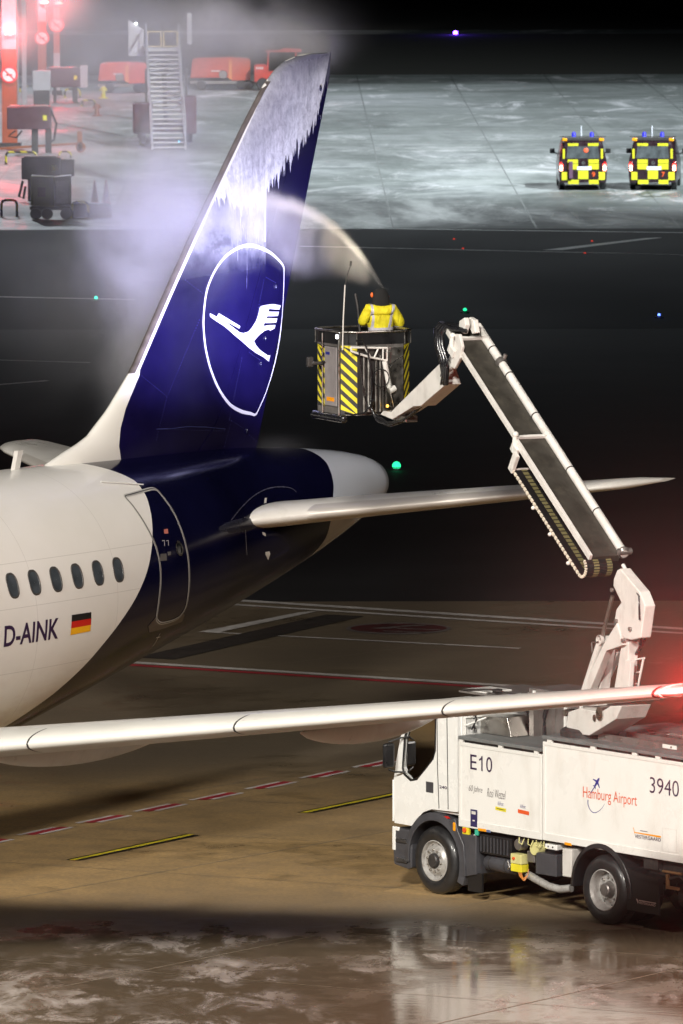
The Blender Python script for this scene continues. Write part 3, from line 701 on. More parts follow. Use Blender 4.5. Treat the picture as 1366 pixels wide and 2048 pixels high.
# ---- lifting surfaces
def foil(n=22):
    up = []; 
    for i in range(n+1):
        c = (1-math.cos(math.pi*i/n))/2; up.append((c, 5*.12*naca(c)/1.2/1.0))
    return up
def wing_ring(xle, y, z, ch, tk, c0_=0., c1_=1., n=18, inc=0., off=0.):
    cs = [c0_+(c1_-c0_)*(1-math.cos(math.pi*i/n))/2 for i in range(n+1)]
    hh = lambda c: naca(c)*tk*ch*.5
    up = [(c, hh(c)*1.08+off) for c in cs]; dn = [(c, -hh(c)*.82-off) for c in cs[::-1]]
    if c0_ == 0: dn = dn[:-1]
    if c1_ == 1: dn = dn[1:]
    ci, si = math.cos(inc), math.sin(inc)
    return [(xle-(c*ch)*ci-h*si+ (off if c == 0 else 0), y, z-(c*ch)*si+h*ci) for c, h in up+dn]
def stab(sign):
    rings = []
    for i in range(26):
        f_ = i/25; y = .55+(6.22-.55)*f_; xle = -(32.369-30)-.606*(y-1.1)+.10
        z = 4.66+(5.25-4.66)*(y-1.1)/5.1; xte = -(35.55-30)-.21*(y-1.1)
        if y > 5.92: xle -= (y-5.92)**2*9; 
        if y < 1.30: xle -= (1.30-y)**2*.2
        ch = max(xle-xte, .12); rings.append(wing_ring(xle+(.32 if y < 1.5 else .32*max(0, 1-(y-1.5)/.45)**1.5), y*sign, z, ch, .125, inc=rad(-1.0)))
    st_ = MB().loft(rings).build('tailplane', M['acgrey'], air, smooth=45)
    # bright leading edge strip between the end pieces
    rr = []
    for y in np.linspace(1.92, 5.15, 12):
        xle = -(2.369)-.606*(y-1.1)+.10; z = 4.66+.59*(y-1.1)/5.1; xte = -(5.55)-.21*(y-1.1); r_ = wing_ring(xle, y*sign, z, xle-xte, .125, 0, .085, inc=rad(-1.0), n=8, off=.004)
        rr.append(r_[9:][::1]+r_[:9] if False else r_)
    mb = MB(); n_ = len(rr[0])
    up = [r[:9][::-1]+r[9:][::-1] if False else list(reversed(r[:9]))+list(reversed(r[9:])) for r in rr]
    mb.loft(up, closed=False, caps=False); mb.build('leading_edge_strip', M['le'], st_, smooth=60)
    for c in (.30, .66):
        mb = MB()   # spar seams on the upper skin
        pts = []
        for y in np.linspace(1.4, 5.8, 12):
            xle = -(2.369)-.606*(y-1.1)+.10; z = 4.66+.59*(y-1.1)/5.1; xte = -5.55-.21*(y-1.1); ch = xle-xte
            pts.append((xle-c*ch, y*sign, z+c*ch*math.sin(rad(1))+naca(c)*.115*ch*.54+.003))
        for a, b_ in zip(pts[:-1], pts[1:]): mb.beam(a, b_, .02, .004, (1, 0, 0))
        mb.build('skin_seam', M['chassis'], st_)
    return st_
stab(1); stab(-1)
# dark sealed plates on the fuselage side where the tailplane pivots
mb = MB(); ap = [fus_px(u, v, .006) for u, v in ((529, 996), (533, 996), (530, 1034), (524, 1034))]; mb.add(ap, [(0, 1, 2, 3)])
mb.add([fus_px(u, v, .006) for u, v in ((524, 1064), (530, 1066), (540, 1108), (536, 1120), (531, 1110))], [(0, 1, 2, 3, 4)]); mb.build('pivot_seal', M['acgrey'], air)
mb = MB(); mb.add([fus_px(u, v, .007) for u, v in ((531, 1068), (552, 1066), (574, 1080), (578, 1100), (566, 1112), (542, 1119))], [(0, 1, 2, 3, 4, 5)]); mb.build('pivot_plate', pm('pivot_blue', (.02, .02, .05), .12, .5), air)
mb = MB(); ribbon(mb, smooth_path([fus_xz(*p) for p in [(462, 1040), (480, 1018), (502, 996), (528, 980), (555, 974), (580, 976), (592, 984)]], 4, False), .014, lambda x, z: fus_pt(x, z, .006), closed=False); mb.build('pivot_edge_highlight', pm('edge_highlight_grey', (.14, .14, .2), .25, .5), air)  # pale ribbon paints the highlight along the pivot panel edge
mb = MB(); rings = []
for i in range(14):   # swollen root fairing ahead of the tailplane
    f_ = i/13; x = -.9-1.7*f_; c = fus_pt(x, 4.62, 0); r_ = .01+.11*math.sin(math.pi*min(f_*.9+.02, 1))**.8
    rings.append([(x, c[1]-.04+r_*.55*math.cos(a), 4.62+r_*1.1*math.sin(a)) for a in np.linspace(0, 2*math.pi, 17)[:-1]])
mb.loft(rings); mb.build('root_fairing', pm('fairing_blue', (.03, .03, .045), .25, .3), air, smooth=60)

def wing_dims(y):
    xle = -(20.2206-30) + .51*(16.459-y); z = 4.22-.1071*(16.459-y)
    ch = float(np.interp(y, [1.5, 6.3, 16.46, 17.2], [6.3, 3.95, 1.62, 1.35]))
    return xle, z, ch
def port_wing(sign):
    rings = []
    for y in np.linspace(1.2, 16.46, 40):
        xle, z, ch = wing_dims(y); rings.append(wing_ring(xle, y*sign, z, ch, .115, inc=rad(1.5)))
    wg = MB().loft(rings).build('wing', M['acgrey'], air, smooth=45)
    gaps = [16.40, 13.95, 11.5, 9.05, 6.6]
    for a, b_ in zip(gaps[:-1], gaps[1:]):
        rr = []
        for y in np.linspace(b_+.012, a-.012, 8):
            xle, z, ch = wing_dims(y); r = wing_ring(xle+.012, y*sign, z, ch, .115, 0, .135, inc=rad(1.5), n=10, off=.010)
            rr.append(list(reversed(r[:11]))+list(reversed(r[11:])))
        MB().loft(rr, closed=False, caps=False).build('slat', M['slatmat'], wg, smooth=60)
        mb = MB(); 
        for fx in (.008,):
            rr2 = []
            for y in (a-.016, a+.016):
                xle, z, ch = wing_dims(y); r = wing_ring(xle+.008, y*sign, z, ch, .115, 0, .13, inc=rad(1.5), n=10, off=.006); rr2.append(list(reversed(r[:11]))+list(reversed(r[11:])))
            mb.loft(rr2, closed=False, caps=False)
        mb.build('slat_gap', M['chassis'], wg)
    # curved-up tip
    rr = []
    for f_ in np.linspace(0, 1, 22):
        th = rad(72)*min(f_*1.6, 1); y = 16.46+ (1.25*math.sin(min(f_*1.6, 1)*1.25)/1.25 if f_ < .625 else 1.25*math.sin(1.25)/1.25+(f_-.625)*1.15)
        z = 4.22 + .9*(f_**2.1)*2.4; ch = 1.62-1.0*f_; xle = wing_dims(16.46)[0]-.05-1.7*f_**1.25
        rr.append(wing_ring(xle, y*sign, z, ch, .10, inc=rad(1.5)))
    MB().loft(rr).build('wing_tip', M['acwhite'], wg, smooth=50)
    for yc, xo, L_ in ((8.35, .45, 4.1), (12.05, .42, 3.35)):
        mb = MB(); rr = []; xle, z, ch = wing_dims(yc)
        for i in range(20):
            f_ = i/19; r_ = math.sin(math.pi*f_)**.62 if 0 < f_ < 1 else .02
            rr.append([(xle-xo-L_*f_, yc*sign+.17*r_*math.cos(a), z-.16-.02*f_ + .30*r_*math.sin(a)*(.95 if math.sin(a) < 0 else .5)) for a in np.linspace(0, 2*math.pi, 25)[:-1]])
        mb.loft(rr); mb.build('flap_fairing', M['acgrey'], wg, smooth=60)
    return wg
pw = port_wing(1); sw_ = port_wing(-1)
xle, z, ch = wing_dims(16.75)
M['navred'] = em('nav_light_red', (1, .03, .03), 60)
mb = MB(); mb.ball((xle-.10, 16.86, z+.07), .05, 10, sx=1.6); mb.build('navigation_light', M['navred'], pw, smooth=60)
NAV = AC.w(xle+.06, 16.90, z+.10)
lamp('navigation_lamp', 'POINT', tuple(NAV), 480, (1, .02, .02), .05)

# engines and gear (out of the picture, but they stand the aircraft on the apron and throw its shadow)
for sg in (1, -1):
    mb = MB(); mb.lathe([(1.02, 0), (1.13, .3), (1.16, 1.4), (.95, 2.9), (.55, 3.6), (.5, 3.6), (.9, 1.0), (.95, .1), (1.02, 0)], (30-11.6, 5.75*sg, 1.85), (-1, 0, 0), 40); mb.build('engine', M['acwhite'], air, smooth=50)
    mb = MB(); mb.box(14.2, 17.2, 5.68*sg-.1, 5.68*sg+.1, 2.4, 3.15); mb.build('pylon', M['acgrey'], air)
    for dx in (0,):
        mb = MB(); mb.cyl((12.3, 3.8*sg, .6), (12.3, 3.6*sg, 3.0), .13); gl_ = mb.build('landing_gear', M['steel'], air, smooth=40)
        for dy in (-.46, .46):
            mb = MB(); mb.lathe([(.28, -.2), (.5, -.2), (.57, -.14), (.57, .14), (.5, .2), (.28, .2)], (12.3, 3.8*sg+dy, .57), (0, 1, 0)); mb.build('wheel', M['rubber'], gl_, smooth=40)
mb = MB(); mb.cyl((24.9, 0, .4), (24.9, 0, 2.2), .1); ng = mb.build('nose_gear', M['steel'], air, smooth=40)
for dy in (-.25, .25):
    mb = MB(); mb.lathe([(.2, -.11), (.36, -.11), (.38, 0), (.36, .11), (.2, .11)], (24.9, dy, .38), (0, 1, 0)); mb.build('wheel', M['rubber'], ng, smooth=40)

# ================================================================== DE-ICING TRUCK
truck = empty('deicing_truck'); TR.place(truck)
tag(truck, 'white deicing truck marked E10 with raised boom and basket', 'truck')
def plate(outer, holes, y0, y1):
    vs, fs = flat_poly([outer]+holes); n = len(vs); mb = MB()
    mb.add([(a, y0, b_) for a, b_ in vs]+[(a, y1, b_) for a, b_ in vs], [f for f in fs]+[[n+i for i in f][::-1] for f in fs])
    for lp in [outer]+holes:
        k = len(lp); mb.add([(a, y0, b_) for a, b_ in lp]+[(a, y1, b_) for a, b_ in lp], [(i, (i+1) % k, k+(i+1) % k, k+i) for i in range(k)])
    return mb
cabo = [(.91, .95), (.935, 1.2), (.925, 1.6), (.865, 1.88), (.775, 2.2), (.62, 2.58), (.45, 2.75), (.2, 2.81), (-.54, 2.81), (-.55, 1.26), (.05, 1.24), (.24, 1.18), (.40, 1.06), (.50, .95)]
win = [(.655, 2.22), (.70, 1.79), (.66, 1.70), (.52, 1.63), (.38, 1.66), (.20, 1.82), (.03, 1.98), (-.02, 2.10), (-.03, 2.60), (.12, 2.66), (.38, 2.62), (.55, 2.45)]
cab = plate(cabo, [win], 0, -.06)
b2 = plate(cabo, [win], -2.30, -2.24); cab.add(b2.v, b2.f)
for p, q in zip(cabo[:9], cabo[1:9]):
    if p[1] >= 1.85 and q[1] <= 2.6: continue
    cab.add([(p[0], -.06, p[1]), (q[0], -.06, q[1]), (q[0], -2.24, q[1]), (p[0], -2.24, p[1])], [(0, 1, 2, 3)])
cab.box(-.55, -.50, -2.24, -.06, 1.26, 2.81); cab.box(-.50, .52, -2.24, -.06, 1.20, 1.25)
cabm = cab.build('cab', M['cabwhite'], truck, smooth=28, bevel=.012)
mb = plate([(a*.97+.01, b_*.985+.03) for a, b_ in win], [], -.028, -.034); mb.build('side_window', M['clear'], cabm)
mb = MB()
mb.add([(.865, -.07, 1.88), (.62, -.07, 2.58), (.62, -2.23, 2.58), (.865, -2.23, 1.88)], [(0, 1, 2, 3)]); mb.build('windscreen', M['clear'], cabm)
mb = plate([(a+(.045 if a > .3 else -.02)*0+(a-.3)*.09, b_+(b_-2.1)*.07) for a, b_ in win], [win], .004, -.02); mb.build('window_seal', M['black'], cabm)
mb = MB(); mb.box(-.35, .2, -.75, -.25, 1.02, 1.45); mb.box(-.42, -.30, -.75, -.25, 1.45, 2.2); mb.build('seat', M['chassis'], cabm, bevel=.04)
mb = MB(); mb.box(.45, .75, -2.1, -.15, 1.3, 1.68); mb.build('dashboard', M['black'], cabm, bevel=.03)
mb = MB(); mb.ball((.20, -.10, 2.02), .045, 8, sx=1.4); mb.ball((.30, -.10, 1.95), .035, 8); mb.build('red_cloth', M['red'], cabm, smooth=60)
mb = MB(); mb.ball((.20, -.09, 1.93), .042, 8, sx=1.2); mb.build('yellow_cloth', M['yellow'], cabm, smooth=60)
mb = MB(); mb.box(.005, .19, .002, -.02, 1.47, 1.64); mb.build('door_handle', M['grey'], cabm, bevel=.02)
mb = MB(); mb.beam((-.075, .002, 2.72), (-.085, .002, 1.9), .006, .012, (0, 1, 0)); mb.beam((-.085, .002, 1.9), (-.12, .002, 1.27), .006, .012, (0, 1, 0)); mb.beam((-.30, .002, 2.75), (-.33, .002, 1.28), .006, .012, (0, 1, 0)); mb.build('door_seam', M['black'], cabm)
mb = MB(); f240 = lambda a, b_: (-.13-a, .004, 1.565+b_)
text_decal(mb, '240', f240, .17, .045, bold=.02); mb.build('cab_lettering', M['text'], cabm)
mb = MB(); mb.box(.925, .955, -.04, .01, .97, 1.58); mb.build('corner_deflector', M['cabwhite'], cabm, bevel=.01)
# mirror on its arm
mb = MB(); mb.box(.80, .87, .07, .27, 1.78, 2.14); mr_ = mb.build('mirror', M['black'], cabm, bevel=.04)
mb = MB(); mb.tube([(.80, .2, 1.76), (.76, .1, 1.72), (.66, .0, 1.72)], .014, 8); mb.tube([(.80, .2, 2.16), (.7, .05, 2.22), (.6, -.02, 2.24)], .012, 8); mb.build('mirror_arm', M['black'], mr_, smooth=50)
# bumper and steps
mb = MB(); mb.prism([(.93, .34), (.95, .60), (.93, .88), (.55, .88), (.52, .62), (.52, .33), (.60, .30)], .0, -2.3); bmp = mb.build('bumper', M['grey'], truck, bevel=.02)
mb = MB(); mb.box(.885, .955, -.02, .012, .55, .90); mb.box(.80, .90, -.02, .012, .84, .90); mb.build('bumper_corner', M['cabwhite'], bmp, bevel=.012)
mb = MB()
for z in (.70, .41): mb.box(.60, .86, .0, .03, z-.02, z+.03)
mb.build('step', M['chassis'], bmp, bevel=.01)
mb = MB()
for z in (.735, .445):
    for i in range(4): mb.cyl((.65+i*.055, .018, z), (.65+i*.055, .018, z+.006), .016, 8)
mb.build('step_studs', M['steel'], bmp)
# fenders
def arc_band(mb, cx, cz, r0, r1, a0, a1, y0, y1, n=22, mi=0):
    rings = []
    for i in range(n+1):
        a = rad(a0+(a1-a0)*i/n); c_, s_ = math.cos(a), math.sin(a)
        rings.append([(cx+r0*c_, y0, cz+r0*s_), (cx+r1*c_, y0-(.02 if y0 > y1 else -.02), cz+r1*s_), (cx+r1*c_, y1, cz+r1*s_), (cx+r0*c_, y1, cz+r0*s_)])
    mb.loft(rings, mi)
mb = MB(); arc_band(mb, -.03, .50, .585, .70, -8, 205, .03, -.42); mb.prism([(-.50, 1.16), (-.56, 1.0), (-.70, .80), (-.74, .35), (-.64, .35), (-.60, .75), (-.46, .95), (-.36, 1.12)], .02, -.42)
mb.prism([(-.62, .96), (-.96, .96), (-.96, .40), (-.74, .35), (-.70, .80)], .0, -.35)
fd = mb.build('front_fender', M['grey'], truck, smooth=35, bevel=.008)
mb = MB(); mb.box(-.52, -.46, .03, -.06, .98, 1.11); mb.build('side_marker', M['amber'], fd, bevel=.015)
mb = MB(); arc_band(mb, -.03, .50, .703, .706, 108, 114, .012, -.05, 3); mb.build('fender_stripe', M['flagred'], fd)
mb = MB(); mb.box(-1.06, -.74, -.03, -.06, .14, .42); mb.build('mud_flap', M['black'], fd)
# wheels
def wheel(cx, front, ys=1, y0=0.):
    mb = MB(); R_ = .492; Y = lambda y: y0-ys*y
    prof = [(.285, .03), (.30, .015), (.345, .0), (.40, -.006), (.445, .008), (.474, .035), (R_, .07), (R_, .25), (.47, .285), (.40, .30), (.29, .29)]
    mb.lathe([(r, -h*ys) for r, h in prof], (cx, y0, .495), (0, 1, 0), 56); 
    for i in range(56):   # tread blocks
        a = 2*math.pi*i/56; c_, s_ = math.cos(a), math.sin(a)
        for ya_, yb_ in ((.085, .15), (.17, .235)):
            mb.beam((cx+c_*(R_-.004), Y(ya_), .495+s_*(R_-.004)), (cx+c_*(R_-.004), Y(yb_), .495+s_*(R_-.004)), .034, .016, (-s_, 0, c_))
    ty = mb.build('wheel', M['rubber'], truck, smooth=40)
    mb = MB()
    if front:
        pr = [(.29, .028), (.298, .008), (.285, .004), (.272, .03), (.262, .05), (.235, .058), (.205, .040), (.185, .018), (.12, .010), (.105, .02)]
    else:
        pr = [(.29, .028), (.298, .006), (.285, .002), (.272, .03), (.262, .10), (.25, .145), (.235, .15), (.20, .135), (.14, .13), (.12, .13)]
    mb.lathe([(r, -h*ys) for r, h in pr], (cx, y0, .495), (0, 1, 0), 56); rm_ = mb.build('rim', M['rim'], ty, smooth=35)
    mb = MB(); yh = .010 if front else .128
    hub = [(.104, yh+.02), (.104, yh-.035), (.09, yh-.05), (.04, yh-.055), (0, yh-.055)]
    if not front: hub = [(.12, yh+.01), (.10, yh-.03), (.095, yh-.09), (.08, yh-.105), (0, yh-.108)]
    mb.lathe([(r, -h*ys) for r, h in hub], (cx, y0, .495), (0, 1, 0), 32); mb.build('hub', M['brushed'] if not front else M['chassis'], rm_, smooth=35)
    mb = MB(); rr_ = .155 if front else .168
    for i in range(10):
        a = 2*math.pi*(i+.3)/10; c = (cx+rr_*math.cos(a), Y(.02 if front else .134), .495+rr_*math.sin(a)); mb.cyl(c, (c[0], c[1]+ys*.026, c[2]), .015, 8); mb.cyl((c[0], c[1]+ys*.026, c[2]), (c[0], c[1]+ys*.036, c[2]), .009, 8)
    mb.build('wheel_nuts', M['steel'], rm_, smooth=30)
    mb = MB()
    for i in range(10 if front else 8):
        a = 2*math.pi*(i+.8)/(10 if front else 8); r_ = .236 if front else .213; c = (cx+r_*math.cos(a), Y(.0565 if front else .142), .495+r_*math.sin(a))
        mb.lathe([(0, .0), (.024 if front else .022, .0)], c, (0, ys, 0), 12)
    mb.build('rim_holes', M['black'], rm_)
    return ty
wheel(0, True); wheel(-3.776, False); wheel(0, True, -1, -2.28); wheel(-3.776, False, -1, -2.28)
# inner rear tyres
for y in (-.62, -1.66):
    MB().lathe([(.28, -.13), (.45, -.13), (.49, -.1), (.49, .1), (.45, .13), (.28, .13)], (-3.776, y, .495), (0, 1, 0), 40).build('inner_tyre', M['rubber'], truck, smooth=40)
# chassis frame and axles
mb = MB(); mb.box(-6.6, .8, -.75, -.85, .72, .98); mb.box(-6.6, .8, -1.45, -1.55, .72, .98); mb.box(-6.5, -.6, -2.1, -.2, .98, 1.06)
mb.cyl((0, -.3, .5), (0, -2.0, .5), .07); mb.cyl((-3.776, -.2, .5), (-3.776, -2.1, .5), .09); mb.ball((-3.776, -1.1, .5), .22, 8); mb.box(-.5, .6, -1.6, -.6, .55, 1.1)
mb.build('chassis_frame', M['chassis'], truck)

# ---- side panels
def side_panel(x0, x1, z0, z1, zb1=None):
    """panel between x0 (front) and x1 (rear)"""
    mb = MB(); mb.box(x1, x0, -.045, .0, z0, z1); p = mb.build('side_panel', M['white'], truck, bevel=.006)
    mb = MB(); t_ = .05
    mb.box(x1+.012, x0-.012, .0, .010, z1-t_, z1-.004); mb.box(x1+.012, x0-.012, .0, .010, z0+.004, z0+t_+.06)
    mb.box(x0-t_-.01, x0-.012, .0, .010, z0+t_+.06, z1-t_); mb.box(x1+.012, x1+t_, .0, .010, z0+t_+.06, z1-t_); mb.build('panel_frame', M['acwhite'], p, bevel=.004)
    return p
p1 = side_panel(-.565, -2.435, 1.06, 2.285); p2 = side_panel(-2.455, -6.75, 1.065, 2.475)
mb = MB(); mb.box(-2.43, -.60, -2.3, -.05, 1.08, 2.18); mb.box(-6.7, -2.47, -2.3, -.05, 1.08, 2.37); mb.build('tank_body', M['acgrey'], truck)
mb = MB(); mb.box(-2.44, -.58, -2.32, .02, 2.325, 2.375); mb.box(-6.8, -2.46, -2.32, .02, 2.515, 2.565); dk = mb.build('deck', M['deck'], truck, bevel=.006)
mb = MB()
for x in (-.62, -1.5, -2.3): MB().box(x-.05, x+.03, -.03, .012, 2.28, 2.33).build('deck_spacer', M['white'], dk, bevel=.006)
for x in (-2.6, -3.55, -4.45, -4.95, -5.7, -6.4): MB().box(x-.06, x+.04, -.03, .012, 2.47, 2.52).build('deck_spacer', M['white'], dk, bevel=.006)
mb = MB(); mb.box(-2.44, -.58, -2.28, -.06, 2.18, 2.325); mb.box(-6.7, -2.47, -2.28, -.06, 2.37, 2.515); mb.build('deck_gap', M['chassis'], dk)
# rail along the deck with a ladder lying on it
mb = MB(); mb.box(-6.7, -3.35, -.30, -.27, 2.565, 2.66); rl_ = mb.build('deck_rail', M['brushed'], dk)
mb = MB()
for i in range(9): mb.cyl((-3.5-i*.36, -.262, 2.615), (-3.5-i*.36, -.255, 2.615), .016, 8)
mb.build('rail_bolts', M['steel'], rl_); mb = MB(); mb.box(-5.05, -4.75, -.268, -.262, 2.59, 2.645); mb.build('rail_label', M['acwhite'], rl_)
mb = MB(); mb.box(-6.7, -3.6, -.62, -.58, 2.60, 2.68); mb.box(-6.7, -3.6, -1.02, -.98, 2.60, 2.68)
for i in range(11): mb.cyl((-3.75-i*.28, -.98, 2.65), (-3.75-i*.28, -.62, 2.65), .016, 8)
mb.build('ladder', M['brushed'], dk)
mb = MB(); mb.lathe([(.0, .0), (.20, .0), (.20, .03), (.17, .05), (0, .05)], (-5.6, -1.25, 2.565), (0, 0, 1)); mb.build('manhole_cover', M['deck'], dk, smooth=40)
# stainless box on the front deck, heater cabinets and pipes behind
mb = MB(); mb.prism([(-.12, 2.38), (-.12, 2.60), (-1.15, 2.66), (-1.24, 2.38)], -.42, -.85); sb = mb.build('stainless_box', M['steel'], truck, bevel=.008)
mb = MB(); mb.box(-.105, -.118, -.46, -.81, 2.41, 2.575); mb.build('box_grille', M['yellowbox'] if False else M['chassis'], sb)
mb = MB(); mb.box(-2.2, -.75, -1.9, -1.15, 2.38, 3.0); hc = mb.build('heater_cabinet', M['brushed'], truck, bevel=.02)
mb = MB()
for x in (-.9, -1.25, -1.6, -1.95): mb.box(x-.02, x+.02, -1.15, -1.12, 2.42, 2.97)
mb.build('cabinet_ribs', M['acwhite'], hc)
mb = MB(); mb.tube([(-1.35, -.95, 2.38), (-1.33, -.95, 2.6), (-1.42, -.95, 2.8), (-1.4, -1.0, 3.0)], .035, 8); mb.tube([(-1.05, -.9, 2.38), (-1.0, -.9, 2.7), (-1.05, -1.0, 2.95)], .022, 8)
mb.tube([(-.60, -.3, 2.4), (-.52, -.3, 2.55), (-.60, -.3, 2.72), (-.55, -.3, 2.8)], .018, 8); mb.tube([(-.62, -.2, 2.45), (-.70, -.22, 2.6), (-.62, -.22, 2.8)], .014, 8); mb.build('pipes', M['hose'], truck, smooth=50)
mb = MB(); mb.tube([(-.57, -.12, 2.30), (-.57, -.12, 2.62), (-.57, -.45, 2.62), (-.57, -.45, 2.30)], .014, 6); mb.tube([(-.62, -.1, 2.52), (-.75, -.35, 2.62), (-.57, -.5, 2.55)], .016, 6); mb.build('cable_bracket', M['white'], truck, smooth=50)
# flat work platform behind the cab roof
mb = MB(); mb.box(-1.35, .35, -1.95, -.75, 2.86, 2.885); mb.box(-1.35, -1.25, -1.95, -.75, 2.3, 2.86); wp = mb.build('roof_platform', M['brushed'], truck)
mb = MB(); mb.box(-.2, .3, -1.3, -.8, 2.885, 2.91); mb.box(-1.2, -.55, -1.5, -.7, 2.885, 2.90); mb.build('roof_panels', M['white'], wp, bevel=.01)
mb = MB()
for x in (-.35, -1.0): mb.box(x-.05, x+.05, -.95, -.85, 2.90, 2.96)
mb.tube([(.3, -.78, 2.90), (-.35, -.78, 2.96), (-1.3, -.78, 2.93)], .014, 6); mb.build('roof_fittings', M['chassis'], wp)

# ---- writing on the panels
mb = MB(); F1 = lambda x0, z0, sl=0.: (lambda a, b_: (x0-a, .004, z0+b_+sl*a))
text_decal(mb, 'E', F1(-.835, 1.915), .145, .215); text_decal(mb, '0', F1(-1.195, 1.912), .135, .221)
mb.add([(-1.035-a, .004, 1.915+b_) for a, b_ in ((.050, 0), (.078, 0), (.078, .215), (.056, .215), (.040, .185), (.0, .165), (.0, .140), (.050, .160))], [(0, 1, 2, 7), (7, 2, 3, 4), (7, 4, 5, 6)]); text_decal(mb, '3940', F1(-4.79, 1.985), .62, .225, bold=-.006)
mb.build('fleet_numbers', M['text'], p1)
mb = MB(); text_decal(mb, '60 Jahre', F1(-.80, 1.57), .31, .115, shear=.32, bold=-.012); text_decal(mb, 'Rosi Wetzel', F1(-1.215, 1.555), .42, .125, shear=.32, bold=-.010); mb.build('script_lettering', M['script'], p1)
mb = MB(); mb.add([(-1.40, .003, 1.385), (-1.64, .003, 1.375), (-1.64, .003, 1.425), (-1.40, .003, 1.435)], [(0, 1, 2, 3)]); lb = mb.build('yellow_label', M['yellow'], p1)
mb = MB(); mb.add([(-1.43, .0045, 1.404), (-1.61, .0045, 1.398), (-1.61, .0045, 1.408), (-1.43, .0045, 1.414)], [(0, 1, 2, 3)]); mb.build('label_print', M['chassis'], lb)
mb = MB(); mb.add([(-1.905, .003, 1.395), (-2.155, .003, 1.385), (-2.155, .003, 1.44), (-1.905, .003, 1.45)], [(0, 1, 2, 3)]); mb.build('red_label', M['textred'], p1)
mb = MB(); text_decal(mb, 'Kilfrost', F1(-1.455, 1.46), .13, .055, shear=.35, bold=-.01); text_decal(mb, 'Kilfrost', F1(-1.96, 1.475), .12, .05, shear=.35, bold=-.01); mb.build('blue_script', M['textblue'], p1)
mb = MB(); mb.add([(-.85, .012, 1.09), (-1.0, .012, 1.09), (-1.0, .012, 1.34), (-.85, .012, 1.34)], [(0, 1, 2, 3)]); db = mb.build('data_plate', pm('navy_label', (.03, .025, .10), .4), p1)
mb = MB(); mb.add([(-.875, .014, 1.27), (-.97, .014, 1.27), (-.97, .014, 1.315), (-.875, .014, 1.315)], [(0, 1, 2, 3)]); mb.add([(-.90, .014, 1.17), (-.95, .014, 1.17), (-.95, .014, 1.19), (-.90, .014, 1.19)], [(0, 1, 2, 3)]); mb.build('data_plate_print', M['acgrey'], db)
mb = MB(); mb.box(-1.20, -1.02, .0, .014, 1.045, 1.085); mb.box(-3.12+.02, -2.95, .0, .014, 1.05, 1.09); mb.build('side_reflector', M['amber'], p1, bevel=.004)
mb = MB(); mb.box(-1.30, -1.21, .0, .012, 1.045, 1.08); mb.build('blue_tag', pm('tag_blue', (.12, .16, .3), .4), p1)
# airport name with its small aircraft and arc
mb = MB(); text_decal(mb, 'Hamburg Airport', F1(-3.345, 1.72), 1.17, .205, bold=-.004); mb.build('airport_lettering', M['textred'], p2)
mb = MB(); plane = [(.0, .10), (.018, .07), (.02, .03), (.09, -.005), (.09, -.02), (.02, -.002), (.012, -.06), (.035, -.08), (.035, -.09), (0, -.078), (-.035, -.09), (-.035, -.08), (-.012, -.06), (-.02, -.002), (-.09, -.02), (-.09, -.005), (-.02, .03), (-.018, .07)]
ca, sa = math.cos(rad(-38)), math.sin(rad(-38)); pv = [(x*1.0*ca-y*sa, x*sa+y*ca) for x, y in plane]
vs, fs = flat_poly([pv]); mb.add([(-3.645-a, .005, 2.005+b_) for a, b_ in vs], fs)
ribbon(mb, smooth_path([(-3.605, 1.945), (-3.56, 1.90), (-3.515, 1.845)], 5, False), .013, lambda x, z: (x, .005, z), closed=False)
ap_ = smooth_path([(-3.455, 1.745), (-3.455, 1.68), (-3.50, 1.61), (-3.58, 1.575), (-3.67, 1.60), (-3.76, 1.66), (-3.82, 1.73)], 6, False)
ribbon(mb, ap_, [.016*(1-i/(len(ap_)))+.002 for i in range(len(ap_))], lambda x, z: (x, .003, z), closed=False); mb.build('airport_emblem', M['textblue'], p2)
mb = MB(); text_decal(mb, 'VESTERGAARD', F1(-4.47, 1.315, .01), .56, .05, bold=.012); mb.add([(-4.58, .004, 1.425), (-4.74, .004, 1.425), (-4.74, .004, 1.434), (-4.58, .004, 1.434)], [(0, 1, 2, 3)]); mb.build('maker_lettering', M['text'], p2)
mb = MB(); mb.add([(-4.43, .004, 1.46), (-4.44, .004, 1.46), (-4.475, .004, 1.385), (-4.465, .004, 1.37)], [(0, 1, 2, 3)]); mb.add([(-4.47, .0045, 1.385), (-4.47, .0045, 1.398), (-5.03, .0045, 1.402), (-5.03, .0045, 1.375)], [(0, 1, 2, 3)]); mb.build('maker_swoosh', M['amber'], p2)
mb = MB(); ribbon(mb, [(-5.06, 1.52), (-5.36, 1.52), (-5.36, 1.20), (-5.06, 1.20)], .006, lambda x, z: (x, .004, z)); mb.build('hatch_outline', M['acgrey'], p2)

